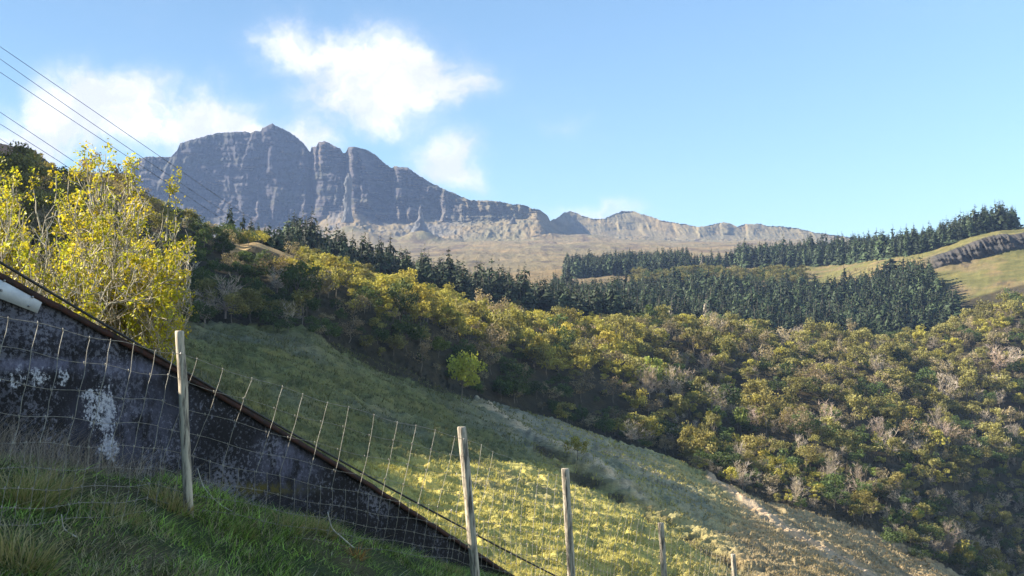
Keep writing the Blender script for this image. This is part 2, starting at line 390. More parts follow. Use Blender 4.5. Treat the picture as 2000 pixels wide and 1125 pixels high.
wood = 1.0 * ((tG >= 3.2) & (tG < 7.4) & ~open_)
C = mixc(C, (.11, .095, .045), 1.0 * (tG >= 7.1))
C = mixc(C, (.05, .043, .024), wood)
C = mixc(C, (.33, .24, .12), wood * (np.exp(-(((spx - 530) / 85) ** 2 + ((spy - 490) / 20.) ** 2)) > .4))
C = mixc(C, (.30, .22, .13), wood * (np.exp(-(((spx - 1110) / 60) ** 2 + ((spy - 632) / 10.) ** 2)) > .4))
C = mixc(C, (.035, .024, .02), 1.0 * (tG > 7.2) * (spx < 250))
C = mixc(C, (.17, .13, .07), 1.0 * (tG > 8.05) * (spx < 1500))
fr = 1.0 * (tG >= 7.4) * (spx > 1550)
C = mixc(C, (.125, .12, .045), fr); C = mixc(C, (.17, .13, .07), fr * sstep(n_a, -.1, .4) * .8)
C = mixc(C, (.05, .045, .04), 1.0 * (spx > 1550) * (tG > 5.8) * (tG < 7.95) * (n_a > .45) * .6)
C = mixc(C, (.062, .060, .058), cliff * 1.0)
C = mixc(C, (.15, .14, .06), cliff * (tG > 8.93))
C = C * (1 + .25 * n_b[..., None])
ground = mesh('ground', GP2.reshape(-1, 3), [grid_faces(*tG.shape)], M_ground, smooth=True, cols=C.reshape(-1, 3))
tag(ground, 'grassy hillside falling to the right beyond the wall, wooded above', kind='structure')
del C
def gpos(c, t):
    """point(s) on the ground sheet"""
    c = np.asarray(c, float); t = np.asarray(t, float)
    ci = np.interp(c, cs, np.arange(len(cs))); ti = np.interp(t, Gt, np.arange(len(Gt)))
    i = np.clip(ci.astype(int), 0, len(cs) - 2); j = np.clip(ti.astype(int), 0, len(Gt) - 2); u = (ci - i)[..., None]; v = (ti - j)[..., None]
    return GP2[j, i] * (1 - u) * (1 - v) + GP2[j, i + 1] * u * (1 - v) + GP2[j + 1, i] * (1 - u) * v + GP2[j + 1, i + 1] * u * v

# ---------------------------------------------------------------- mountain and moor
crest = [(-600, 330), (150, 335), (232, 338), (262, 318), (275, 308), (300, 306), (334, 306), (347, 292), (352, 279), (380, 271), (410, 264), (425, 260), (460, 257), (480, 257), (490, 260), (500, 254), (510, 256), (512, 250), (532, 241), (548, 250), (565, 258), (580, 268), (593, 280), (603, 294), (606, 297), (608, 288), (618, 286), (622, 277), (635, 275), (650, 283), (664, 290), (671, 300), (675, 299), (680, 287), (690, 286), (715, 292), (735, 303), (750, 318), (765, 328), (770, 324), (795, 327), (815, 340), (840, 357), (870, 370), (900, 383), (920, 392), (950, 391), (980, 396), (1003, 402), (1020, 402), (1040, 411), (1060, 415), (1070, 422), (1075, 432), (1090, 424), (1100, 416), (1112, 413), (1125, 415), (1135, 421), (1160, 427), (1180, 428), (1195, 420), (1215, 412), (1235, 412), (1250, 417), (1272, 423), (1290, 430), (1330, 437), (1365, 443), (1385, 440), (1400, 436), (1412, 434), (1428, 437), (1440, 443), (1455, 438), (1480, 437), (1500, 441), (1530, 442), (1560, 447), (1600, 455), (1650, 462), (1750, 470), (2000, 480), (2600, 500)]
foot = [(-600, 470), (150, 470), (232, 440), (300, 440), (400, 445), (450, 447), (520, 452), (560, 456), (600, 445), (650, 425), (690, 420), (740, 440), (780, 436), (830, 432), (880, 434), (940, 434), (990, 437), (1030, 434), (1072, 444), (1100, 455), (1150, 462), (1215, 465), (1300, 467), (1400, 469), (1500, 467), (1600, 468), (1750, 476), (2600, 510)]
cm = np.concatenate([np.linspace(-600, 150, 30, endpoint=False), np.arange(150, 1750, 1.4), np.linspace(1750, 2600, 30)])
pyc = np.interp(cm, *np.array(crest).T) + 1.3 * fbm(cm / 9, cm * 0, 70, 3) + .8 * vnoise(cm / 2.3, cm * 0, 69); pyf = pchip(*np.array(foot, float).T, cm)
right = sstep(cm, 1050, 1110)
Yf = 2250 + right * 300; Yc = Yf + np.clip((pyf - pyc) / F * 2300 * (.85 + 2.2 * right), 12, 170 + 60 * right)
def cl(Yv, pyv): return np.stack([cm, np.broadcast_to(Yv, cm.shape), np.broadcast_to(pyv, cm.shape)], -1)
moor = [(-600, 560), (400, 540), (600, 500), (700, 484), (800, 480), (950, 474), (1100, 474), (1300, 474), (1600, 476), (2600, 520)]
pym = pchip(*np.array(moor, float).T, cm)
def mix2(f): return pyf + (pyc - pyf) * f
ML = [cl(930, 620), cl(1050, pym + 48), cl(1350, pym + 26), cl(1800, pym + 3), cl(Yf - 150, np.maximum(pym - 4, pyf + 4)), cl(Yf, pyf), cl(Yf + (Yc - Yf) * .42, mix2(.3)), cl(Yf + (Yc - Yf) * .72, mix2(.68)), cl(Yc, pyc), cl(Yc + 60, pyc + 4), cl(Yc + 800, pyc + 200)]
def cols_sheet(L, rows):
    pts = np.array([P(l[:, 0], l[:, 2], l[:, 1]) for l in L])
    ts = np.concatenate([np.linspace(i, i + 1, n, endpoint=False) for i, n in enumerate(rows)] + [[len(rows)]])
    i = np.clip(np.floor(ts).astype(int), 0, len(L) - 2); u = (ts - i)[:, None, None]
    return pts[i] * (1 - u) + pts[i + 1] * u, ts
MP, Mt = cols_sheet(ML, [6, 30, 40, 50, 40, 60, 60, 60, 4, 8])
mt = np.repeat(Mt[:, None], len(cm), 1); mc = np.repeat(cm[None], len(Mt), 0)
MX, MY, MZ = MP[..., 0].copy(), MP[..., 1].copy(), MP[..., 2].copy()
mpx, mpy = proj(MP)
face = sstep(mt, 4.9, 5.3) * (1 - sstep(mt, 8.0, 8.9)); lft = 1 - sstep(mc, 1050, 1110)
fs = face * (1 - sstep(mt, 7.85, 8.0) * .6)
# buttresses (steep on the side to the left, easing off to the right), gullies, ledges
def saw(x, k): f = np.mod(x, 1); return np.where(f < k, f / k, (1 - f) / (1 - k))
wx = MX + 14 * fbm(MX / 50, MZ / 60, 71, 3) + MZ * .12
dY = 26 * saw(wx / 92 + .3, .12) * (.6 + .5 * fbm(MX / 120, MZ / 120, 72, 2)) + 11 * saw(wx / 37 + .1 + .5 * fbm(MX / 60, MZ / 90, 77, 2), .2) * (.55 + .9 * fbm(MX / 40, MZ / 50, 73, 2))
dY += 8 * ridged(wx / 13, MZ / 60, 74, 2) + 6 * fbm(MX / 5.5, MZ / 14, 75, 3) + 7 * fbm(MX / 16, MZ / 13, 79, 3)
dY += 9 * fbm((MX + MZ * .3) / 60, MZ / 8, 76, 3) + 6 * ridged(MX / 70, (MZ + .25 * MX) / 11, 78, 2)
dY = dY * (lft + (1 - lft) * .38)
# named buttress edges seen catching the light: column, upper and lower picture row, width, push
for (c0, ya, yb, w, a, sl) in [(352, 272, 300, 60, 14, 0), (390, 268, 292, 22, 9, 0), (450, 260, 300, 20, 10, 0), (455, 285, 320, 22, 16, .1), (493, 256, 330, 40, 26, -.35), (522, 292, 335, 18, 24, 0), (517, 330, 352, 26, 22, -.5),
                            (612, 288, 340, 9, 12, 0), (623, 277, 330, 30, 26, 0), (680, 286, 350, 18, 34, .05), (697, 296, 330, 14, 22, .3), (703, 318, 400, 30, 24, .02), (768, 324, 400, 40, 24, 0), (795, 400, 432, 40, 22, 0), (775, 404, 430, 10, 20, 0), (710, 393, 402, 40, 14, 0), (725, 406, 425, 34, 18, .5), (500, 395, 425, 12, 22, 0), (530, 398, 430, 10, 16, 0), (455, 360, 410, 40, 20, .3), (330, 310, 370, 50, 22, -.4),
                            (1100, 414, 440, 26, 10, 0), (1205, 432, 455, 40, 10, 0), (1360, 442, 465, 50, 14, .2), (1405, 436, 460, 30, 20, .2), (1455, 438, 462, 36, 20, .2)]:
    x_ = mpx - (c0 + sl * (mpy - ya)) + 3 * fbm(mpy / 9, mpx / 30, 90 + c0 % 7, 2)
    prof = sstep(x_, -1, 3.5) * (1 - sstep(x_, w * .35, w))
    dY += a * prof * sstep(mpy, ya - 5, ya + 3) * (1 - sstep(mpy, yb - 8, yb + 8))
for (c0, a, w, yb) in [(605, 60, 7, 440), (673, 50, 5, 400), (766, 30, 5, 400), (1075, 30, 8, 440)]:
    dY -= 1.4 * a * np.exp(-((mpx - c0 - .05 * (mpy - 300)) / w) ** 2) * (1 - sstep(mpy, yb - 60, yb))
dY -= 14
MYn = MY - fs * dY
MXn = MX * (MYn / MY)             # keep the bearing while the rock stands forward or back
MZn = MZ * np.where(fs > 0, MYn / MY, 1)
# scree mounds and knolls at the foot of the cliff
def knoll(c, py_top, Y0, wpx, wY, hpx):
    global MZn
    p = P(c, py_top, Y0); h = hpx / F * Y0; w = wpx / F * Y0
    rr = np.sqrt(((MXn - p[0]) / w) ** 2 + ((MYn - Y0) / wY) ** 2)
    MZn = MZn + h * np.exp(-rr ** 1.7)
knoll(680, 420, 2050, 55, 60, 40); knoll(620, 430, 2100, 45, 50, 22); knoll(820, 455, 2030, 42, 50, 26); knoll(770, 440, 2120, 32, 50, 16); knoll(720, 450, 2000, 35, 40, 14)
knoll(1060, 438, 2150, 60, 90, 12); knoll(1150, 440, 2200, 60, 70, 14); knoll(1000, 440, 2200, 40, 60, 10); knoll(500, 440, 2100, 60, 70, 20); knoll(420, 430, 2100, 60, 70, 20)
low = (1 - sstep(mt, 4.8, 5.6)) * sstep(mt, .5, 1.2)
MZn = MZn + low * (4.0 * fbm(MXn / 70, MYn / 90, 81, 4) + 1.2 * ridged(MXn / 16, MYn / 30, 83, 3))
MZn = MZn + sstep(mt, 3.6, 4.2) * (1 - face) * low * (4.0 * ridged(MXn / 18, MYn / 20, 82, 3) + 2.5 * fbm(MXn / 6, MYn / 8, 88, 3))
MPn = np.stack([MXn, MYn, MZn], -1); qx, qy = proj(MPn)
dzy = np.gradient(MZn, axis=0); dyy = np.gradient(MYn, axis=0)
steep = np.clip(np.abs(dzy) / (np.abs(dyy) + 1), 0, 3)
na = fbm(MXn / 60, MZn / 20, 85, 4); nb = fbm(MXn / 40, MYn / 40, 86, 4)
MC = np.zeros(MPn.shape) + np.array((.165, .132, .072))
MC = mixc(MC, (.145, .135, .065), sstep(nb, -.1, .4) * .6)
MC = mixc(MC, (.14, .09, .06), sstep(nb, .15, .5) * .5 * (mt < 3.5))
MC = mixc(MC, (.075, .055, .04), sstep(ridged(MXn / 55, MYn / 160, 89, 3), .45, .75) * .7 * (mt < 4.2))
MC = mixc(MC, (.13, .12, .105), sstep(mt, 3.7, 4.3) * sstep(nb, -.3, .2) * (1 - sstep(mc, 820, 950) * .7))
rock = (1 - .55 * sstep(mc, 1080, 1120)) * face * (1 - sstep(mt, 7.97, 8.0)) * sstep(steep, .1, .45)
MC = mixc(MC, (.042, .040, .047), rock)
MC = mixc(MC, (.046, .048, .032), face * sstep(na, .05, .4) * .6)
MC = mixc(MC, (.165, .14, .08), sstep(mc, 1080, 1120) * sstep(mt, 4.5, 5) * (1 - sstep(steep, 1.2, 2.2)) * sstep(fbm(MXn / 50, MZn / 25, 87, 3), -.45, .05) * .9)
mount = mesh('mountain', MPn.reshape(-1, 3), [grid_faces(*mt.shape)], M_mtn, smooth=False, cols=MC.reshape(-1, 3))
tag(mount, 'blue grey craggy mountain with notched cliffs above tan moorland', kind='structure')

def pinnacle(name, c, ptop, pbase, Yd, prof, seed, label):
    """a rock stack: prof = [(fraction of height, radius px)]"""
    base = P(c, pbase, Yd); top = P(c, ptop, Yd); H = top[2] - base[2]
    nz, na_ = 46, 26; zz = np.linspace(-.12, 1, nz); th = np.linspace(0, 2 * math.pi, na_, endpoint=False)
    zg, tg = np.meshgrid(zz, th, indexing='ij')
    r = np.interp(zg, *np.array(prof, float).T) / F * Yd
    r = r * (1 + .6 * fbm(np.cos(tg) * 2.5 + 9 + seed, zg * 7 + np.sin(tg) * 2.5, seed, 3)) + 1.6 * fbm(tg * 3, zg * 30, seed + 3, 2)
    ox = .22 * r.mean() * fbm(zg * 5, zg * 0, seed + 5, 2)
    v = np.stack([ox + r * np.cos(tg), .8 * r * np.sin(tg), zg * H], -1).reshape(-1, 3)
    i = np.arange(nz * na_).reshape(nz, na_)
    f = np.stack([i[:-1], np.roll(i[:-1], -1, 1), np.roll(i[1:], -1, 1), i[1:]], -1).reshape(-1, 4)
    o = mesh(name, v, [f, np.array([list(range((nz - 1) * na_, (nz - 1) * na_ + 3))])], M_mtn, cols=np.full((len(v), 3), .13))
    o.location = base
    tag(o, label, 'rock pinnacle'); return o
pinnacle('rock_pinnacle', 680, 338, 424, 2090, [(-.2, 12), (0, 9), (.15, 6), (.4, 6.5), (.6, 5.5), (.75, 7), (.9, 5), (1, 1.5)], 3, 'tall pillar of rock standing against the dark cliff on its own scree mound')
pinnacle('rock_pinnacle', 821, 400, 462, 2040, [(-.2, 32), (0, 24), (.15, 18), (.3, 12), (.45, 8), (.6, 5), (.8, 2.5), (1, .6)], 11, 'sharp needle of rock with a broad jagged base right of the pillar')
pinnacle('rock_pinnacle', 1002, 424, 436, 2100, [(-.2, 8), (0, 6), (.5, 4), (1, 1)], 19, 'tiny stub of rock on the sunlit moor below the right end of the cliff')

# ---------------------------------------------------------------- near bank
WA = np.array((-3.3, 6.9)); WB = np.array((0.05, 11.5)); WD = WB - WA; WL = np.hypot(*WD); wn = np.array((WD[1], -WD[0])) / WL   # wn points to the camera side
def wall_base(t): return np.interp(t, [-1.5, -.4, 0, .267, .52, .807, 1, 1.4, 2], [.3, -.25, -.60, -1.12, -1.68, -2.22, -2.7, -3.7, -5.2])
def wall_top(t): return np.interp(t, [-1.5, -.4, 0, .245, .584, 1, 1.4, 2], [4.0, 1.5, .53, -.1, -1.065, -2.33, -3.55, -5.4])
def bank_z(x, y):
    q = (x - WA[0]) * wn[0] + (y - WA[1]) * wn[1]          # distance in front of the wall
    t = ((x - WA[0]) * WD[0] + (y - WA[1]) * WD[1]) / WL ** 2
    xe = np.where(x < -2.2, -2.2 + .4 * (x + 2.2), x)
    plane = -1.66 - .475 * xe - .031 * y
    plane = np.where(x > 1.0, plane - .12 * (x - 1.0) ** 2, plane)
    wb = wall_base(t)
    k = sstep(q, 0.3, 1.55)
    z = wb * (1 - k) + plane * k
    z = np.where(q < 0, wb + q * .5, z)
    z = z + .05 * fbm(x / .5, y / .5, 101, 3) + .06 * fbm(x / 1.6, y / 1.6, 102, 2)
    return z
bx, by = np.meshgrid(np.linspace(-9, 11, 260), np.linspace(-6, 20, 320))
bz = bank_z(bx, by)
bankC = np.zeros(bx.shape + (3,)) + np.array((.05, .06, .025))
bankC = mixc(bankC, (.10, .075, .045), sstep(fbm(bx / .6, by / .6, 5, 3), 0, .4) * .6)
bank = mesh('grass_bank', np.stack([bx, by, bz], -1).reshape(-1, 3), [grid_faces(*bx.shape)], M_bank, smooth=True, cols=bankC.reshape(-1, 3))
tag(bank, 'near grassy bank in shade sloping down to the right', kind='structure')

# ---------------------------------------------------------------- concrete wall
def wall_mat():
    m, t = mat('weathered_concrete')
    pos = t.new('ShaderNodeTexCoord').outputs['Object']
    base = t.noise(pos, 3.0, 8, .65)
    blot = t.noise(pos, 34.0, 9, .74); big = t.noise(pos, 1.1, 5, .6)
    speck = t.noise(pos, 45.0, 5, .7)
    c = t.mix(t.ss(base, .35, .65), (.055, .055, .066), (.155, .152, .18))
    px_o = t.new('ShaderNodeSeparateXYZ', {0: pos}).outputs[0]
    lich = t.ss(t.math('ADD', t.math('ADD', blot, t.math('MULTIPLY', px_o, .022)), t.math('MULTIPLY', t.math('SUBTRACT', big, .5), .55)), .45, .50)
    c = t.mix(t.math('MULTIPLY', lich, .93), c, (.012, .011, .012))
    c = t.mix(t.math('MULTIPLY', t.ss(speck, .58, .68), .6), c, (.03, .028, .03))
    # lime runs: a smear below the plate and a vertical run, ragged by noise
    at = t.new('ShaderNodeAttribute', attribute_name='tint').outputs['Color']
    sp = t.new('ShaderNodeSeparateColor', {0: at})
    rag = t.noise(t.vm('MULTIPLY', pos, (1, 1, .55)), 9.0, 8, .75)
    lim = t.math('MULTIPLY', t.ss(sp.outputs[0], .02, .25), t.ss(t.math('ADD', t.math('ADD', sp.outputs[0], t.math('MULTIPLY', t.math('SUBTRACT', speck, .5), 2.2)), t.math('MULTIPLY', t.math('SUBTRACT', rag, .5), 3.6)), .55, .85))
    c = t.mix(t.math('MULTIPLY', lim, .85), c, t.mix(t.ss(speck, .4, .6), (.30, .31, .35), (.62, .62, .66)))
    pale = t.math('MULTIPLY', sp.outputs[2], t.ss(rag, .35, .6))
    c = t.mix(t.math('MULTIPLY', pale, .6), c, (.20, .20, .29))
    moss = t.math('MULTIPLY', sp.outputs[1], t.ss(t.noise(pos, 17.0, 6, .7), .42, .58))
    c = t.mix(moss, c, (.10, .085, .02))
    b = t.new('ShaderNodeBump', {'Strength': .7, 'Distance': .015, 'Height': t.math('ADD', blot, t.math('MULTIPLY', speck, .4))})
    finish(t, t.new('ShaderNodeBsdfPrincipled', {'Base Color': c, 'Roughness': .92, 'Normal': b.outputs[0], 'Specular IOR Level': .2}).outputs[0]); return m
M_wall = wall_mat()
def rust_mat():
    m, t = mat('rusted_steel')
    pos = t.new('ShaderNodeTexCoord').outputs['Object']
    n = t.noise(pos, 14, 7, .7); n2 = t.noise(pos, 60, 5, .7)
    c = t.mix(t.ss(n, .35, .6), (.012, .008, .007), (.055, .016, .009)); c = t.mix(t.ss(n2, .5, .65), c, (.03, .015, .012))
    b = t.new('ShaderNodeBump', {'Strength': .6, 'Distance': .005, 'Height': n2})
    finish(t, t.new('ShaderNodeBsdfPrincipled', {'Base Color': c, 'Roughness': .85, 'Normal': b.outputs[0]}).outputs[0]); return m
M_rust = rust_mat()
def simple(name, c1, c2, scale, rough=.6, metal=0.0, bump=.2):
    m, t = mat(name)
    pos = t.new('ShaderNodeTexCoord').outputs['Object']
    n = t.noise(pos, scale, 7, .7)
    b = t.new('ShaderNodeBump', {'Strength': bump, 'Distance': .004, 'Height': n})
    finish(t, t.new('ShaderNodeBsdfPrincipled', {'Base Color': t.mix(t.ss(n, .35, .65), c1, c2), 'Roughness': rough, 'Metallic': metal, 'Normal': b.outputs[0]}).outputs[0]); return m
M_plate = simple('painted_plate', (.42, .45, .50), (.55, .58, .62), 9, .6, 0, 0)
M_bolt = simple('dull_bolt', (.16, .15, .15), (.34, .33, .33), 60, .5, .6)
M_wire = simple('galvanised_wire', (.17, .15, .12), (.34, .31, .25), 30, .6, .2)
M_cable = simple('black_cable', (.015, .014, .014), (.04, .035, .03), 30, .7)

wall = empty('concrete_wall', (float(WA[0]), float(WA[1]), -1.0))
tag(wall, 'dark lichened concrete wall sloping down to the right behind the fence', 'wall')
wo_ = np.array((WA[0], WA[1], -1.0))
ts = np.linspace(-.75, 1.5, 330); nv = 110
tt, vv = np.meshgrid(ts, np.linspace(0, 1, nv), indexing='ij')
xy = WA + WD * tt[..., None]
zb = wall_base(tt) - .5; zt = wall_top(tt) - .004 + .010 * vnoise(tt * 55, tt * 0, 5); zt = np.maximum(zt, zb + .02)
zz = zb + (zt - zb) * vv
outw = .012 * fbm(tt * 9, zz * 2, 111, 3) - .02 * ridged(tt * 40, zz * 7, 112, 2) * .3
fr_ = np.concatenate([xy + wn * outw[..., None], zz[..., None]], -1)
wpx, wpy = proj(fr_)
th_ = .35
back = np.concatenate([xy - wn * th_, zz[..., None]], -1)
v = np.concatenate([fr_.reshape(-1, 3), back.reshape(-1, 3)]) - wo_
n_, m_ = tt.shape; gf = grid_faces(n_, m_)
i0 = np.arange(n_ * m_).reshape(n_, m_); i1 = i0 + n_ * m_
topf = np.stack([i0[:-1, -1], i0[1:, -1], i1[1:, -1], i1[:-1, -1]], -1)
e0 = np.stack([i0[0, :-1], i0[0, 1:], i1[0, 1:], i1[0, :-1]], -1); e1 = np.stack([i0[-1, 1:], i0[-1, :-1], i1[-1, :-1], i1[-1, 1:]], -1)
def blob(cx, cy, rx, ry): return np.exp(-(((wpx - cx) / rx) ** 2 + ((wpy - cy) / ry) ** 2) ** 1.3)
lime = np.maximum.reduce([blob(200, 800, 34, 62) * 1.0, blob(212, 880, 22, 55) * .85, blob(55, 735, 90, 22) * .5, blob(130, 735, 16, 26) * .6, blob(180, 770, 20, 16), blob(560, 985, 60, 10) * .8 * 0, blob(215, 930, 40, 30) * .5])
moss = np.maximum(blob(480, 955, 110, 12), blob(230, 925, 100, 10) * .4)
pale = np.maximum.reduce([blob(250, 830, 110, 90) * .6, blob(560, 900, 60, 60) * .8, blob(120, 640, 130, 40) * .4, blob(260, 720, 110, 22) * .8, blob(60, 712, 190, 14) * 1.0])
cols = np.stack([lime, moss, pale], -1).reshape(-1, 3); cols = np.vstack([cols, np.zeros_like(cols)])
mesh('wall_slab', v, [gf, gf[:, ::-1] + n_ * m_, topf, e0, e1], M_wall, wall, cols=cols, smooth=False)
# rusted steel angle along the sloping top
def wpt(t, dz=0, out=0): return np.array([WA[0] + WD[0] * t + wn[0] * out, WA[1] + WD[1] * t + wn[1] * out, wall_top(t) + dz])
mb = MB(); tl = np.linspace(-.75, 1.45, 130); prof = [(.03, -.035), (.03, .010), (-.12, .010), (-.12, .002), (.02, .002), (.02, -.035)]
ring = np.array([[wpt(t, dz + .006 * vnoise(t * 60, 0, 3), o) for (o, dz) in prof] for t in tl]) - wo_
k = len(prof); ii = np.arange(len(tl) * k).reshape(len(tl), k)
mb.add(ring.reshape(-1, 3), [np.stack([ii[:-1], np.roll(ii[:-1], -1, 1), np.roll(ii[1:], -1, 1), ii[1:]], -1).reshape(-1, 4)])
mb.build('steel_edging', M_rust, wall)
# pale painted plate bolted below the edging
def wface(px, py, out=0):
    a, b = ray(px, py); # intersect the ray with the wall face plane
    n3 = np.array([wn[0], wn[1]]); k_ = (WA + wn * out) @ n3; d = np.array([a, 1.0]) @ n3
    Yv = k_ / d; return np.array([a * Yv, Yv, b * Yv])
pc = [(-160, 468), (-160, 430), (86, 582), (72, 612)]
pc = [(-160, 520), (-160, 452), (86, 582), (73, 612), ]
mb = MB(); q0 = [wface(x, y, .020) - wo_ for x, y in pc]; q1 = [wface(x, y, .028) - wo_ for x, y in pc]
hexa(mb, np.array(q0 + q1)); plate = mb.build('metal_plate', M_plate, wall)
for (x, y) in [(63, 580), (56, 598), (8, 548), (2, 567)]:
    mb = MB(); c0 = wface(x, y, .028) - wo_; mb.tube([c0, c0 + np.array([wn[0], wn[1], 0]) * .008], .008, n=6); b_ = mb.build('bolt', M_bolt, plate)
# lower footing
mb = MB(); tf = np.linspace(.3, .80, 60); z0 = wall_base(tf)
pr = [(.0, -.5), (.13, -.5), (.13, .085), (.10, .12), (.012, .13)]
ring = np.array([[(*(WA + WD * t + wn * (o + .012 * vnoise(t * 50, j * 3, 8) * (o > .02))), wall_base(t) + dz + .02 * vnoise(t * 22, 0, 4)) for j, (o, dz) in enumerate(pr)] for t in tf]) - wo_
k = len(pr); ii = np.arange(len(tf) * k).reshape(len(tf), k)
ft = ring.reshape(-1, 3); fpx, fpy = proj(ft + wo_)
fc = np.stack([.9 * np.exp(-((fpx - 560) / 90) ** 2), 1.1 * np.exp(-((fpx - 450) / 90) ** 2), .6 + 0 * fpx], -1)
mesh('footing', ft, [np.stack([ii[:-1], np.roll(ii[:-1], -1, 1), np.roll(ii[1:], -1, 1), ii[1:]], -1).reshape(-1, 4), ], M_wall, wall, cols=fc)

# dark cable slung just above the wall
tl = np.linspace(0, 1, 60)
k0, k1 = P(-120, 440, 6.6), P(1180, 1172, 12.9)
cab = k0 + (k1 - k0) * tl[:, None]; cab[:, 2] -= .22 * 4 * tl * (1 - tl) * .35
v, f = tube(cab, .009, 6); cb = mesh('cable', v, f, M_cable, smooth=True)
tag(cb, 'thin dark cable strung just above the rusty top of the wall', 'cable')

# ---------------------------------------------------------------- stock fence
M_post = bark_mat('weathered_post', (.12, .10, .08), (.48, .41, .31), 48)
posts = [((-300, 560), (-290, 900), 3.9), ((352, 648), (366, 978), 6.5), ((902, 835), (927, 1120), 8.6), ((1104, 916), (1116, 1146), 10.5), ((1290, 1022), (1303, 1208), 13.0), ((1432, 1083), (1440, 1240), 15.5)]
fence = empty('wire_fence', tuple(P(366, 978, 6.5))); fo = np.array(fence.location)
tag(fence, 'stock fence of round wooden posts and rusty square wire netting', 'fence')
pr_ = [.03, .027, .036, .037, .036, .036]
for k, ((x1, y1), (x0, y0), Yp) in enumerate(posts):
    a = P(x0, y0, Yp); b = P(x1, y1, Yp - .03); a = a + (a - b) * .3
    nz, na_ = 40, 16; u = np.linspace(0, 1, nz); th = np.linspace(0, 2 * math.pi, na_, endpoint=False)
    ug, tg = np.meshgrid(u, th, indexing='ij')
    r = pr_[k] * (1.06 - .1 * ug) * (1 + .05 * fbm(np.cos(tg) * 1.5 + k * 5, ug * 3 + np.sin(tg) * 1.5, 120 + k, 2) + .04 * vnoise(tg * 4, ug * 5, 130 + k))
    cen = a + (b - a) * ug[..., None]; cen[..., 0] += .008 * fbm(ug * 3, ug * 0 + k, 140, 2)
    vv_ = cen + np.stack([r * np.cos(tg), r * np.sin(tg), 0 * r], -1); vv_ = vv_.reshape(-1, 3)
    i = np.arange(nz * na_).reshape(nz, na_); f = np.stack([i[:-1], np.roll(i[:-1], -1, 1), np.roll(i[1:], -1, 1), i[1:]], -1).reshape(-1, 4)
    tc_ = vv_[-na_:].mean(0); ring2 = tc_ + (vv_[-na_:] - tc_) * .86 + [0, 0, .006]
    vv_ = np.vstack([vv_, ring2, tc_ + [0, 0, .008]]); nb_ = nz * na_; j = np.arange(na_)
    f2 = np.stack([(nz - 1) * na_ + j, (nz - 1) * na_ + (j + 1) % na_, nb_ + (j + 1) % na_, nb_ + j], -1)
    f3 = np.stack([nb_ + j, nb_ + (j + 1) % na_, np.full(na_, nb_ + na_)], -1)
    po = mesh('post', vv_ - fo, [f, f2, f3], M_post, fence, smooth=True)
# netting: height of the top line wire at each post
tops = [P(-300, 530, 3.9 - .05), P(352, 693, 6.5 - .05), P(905, 856, 8.6 - .06), P(1106, 935, 10.5 - .06), P(1292, 1038, 13 - .06), P(1434, 1096, 15.5 - .06), P(1700, 1230, 20)]
drops = [0, .13, .27, .40, .52, .63, .72, .80, .87]
def fpt(s, drop):
    k_ = int(min(max(math.floor(s), 0), len(tops) - 2)); u = s - k_
    p = tops[k_] * (1 - u) + tops[k_ + 1] * u
    L_ = np.linalg.norm(tops[k_ + 1] - tops[k_]); d = (tops[k_ + 1] - tops[k_]) / L_
    dh = np.array([d[0], d[1], 0]); sag = 4 * u * (1 - u)
    lean = -.30 * drop - .05 * math.sin(drop * 3.3)
    bul = .03 * math.sin(s * 5.1 + drop * 4) * sag
    return p + dh * lean + np.array([-.78 * bul, -.62 * bul * -1, 0]) + np.array([0, 0, -drop - .02 * sag - .008 * math.sin(s * 23 + drop * 9)])
mbw = MB(); smax = 5.6
for di, dr in enumerate(drops):
    sm = np.arange(0.02, smax, .045)
    path = np.array([fpt(s + .3 * 0, dr) for s in sm]); mbw.tube(path - fo, .0012 if di else .0016, n=4, cap=False)
s = 0.02; nst = 0; r5 = random.Random(5)
seglen = [np.linalg.norm(tops[i + 1] - tops[i]) for i in range(len(tops) - 1)]
while s < smax:
    k_ = int(s); stp = .205 / seglen[k_] * (1 + (k_ < 2) * .10)
    jit = r5.uniform(-.01, .01); bow = r5.uniform(.4, 1.2)
    broken = 2.0 < s < 2.75
    def st(s_, d0, d1, rad):
        ds = np.linspace(d0, d1, 9); pts = []
        for d in ds:
            p = fpt(s_, d); w = math.sin((d - d0) / (d1 - d0) * math.pi)
            dirn = tops[k_ + 1] - tops[k_]; dirn = dirn / np.linalg.norm(dirn)
            pts.append(p + dirn * (.022 * bow * w) + np.array([0, -1, 0]) * .01 * math.sin(d * 30 + s_ * 9))
        mbw.tube(np.array(pts) - fo, rad, n=4, cap=False)
        for d in drops:                                    # hinge knots
            if d0 <= d <= d1:
                p = fpt(s_, d) - fo
                mbw.tube([p - [0, 0, .008], p + [0, 0, .008]], .0026, n=4)
    if not (broken and r5.random() < .45): st(s + jit, 0, .52, .0017)
    else: st(s + jit, .27, .52, .0017)
    st(s + jit * .5, .52, .87, .0013); st(s + stp / 2, .52, .87, .0013)
    s += stp
pobs = [c_ for c_ in fence.children if c_.name.startswith('post')]
for k in (1, 2, 3):
    for dr in drops[:7:2]:
        p_ = fpt(k + .001, dr) - fo; ms = MB(); ms.tube([p_ + [-.008, -.004, -.016], p_ + [0, -.012, -.004], p_ + [.004, -.012, .006], p_ + [.010, -.004, .014]], .0022, n=4); ms.build('staple', M_bolt, sorted(pobs, key=lambda o_: o_.name)[k])
v_, f_, _ = mbw.data(); mesh('wire_netting', v_, f_, M_wire, fence)

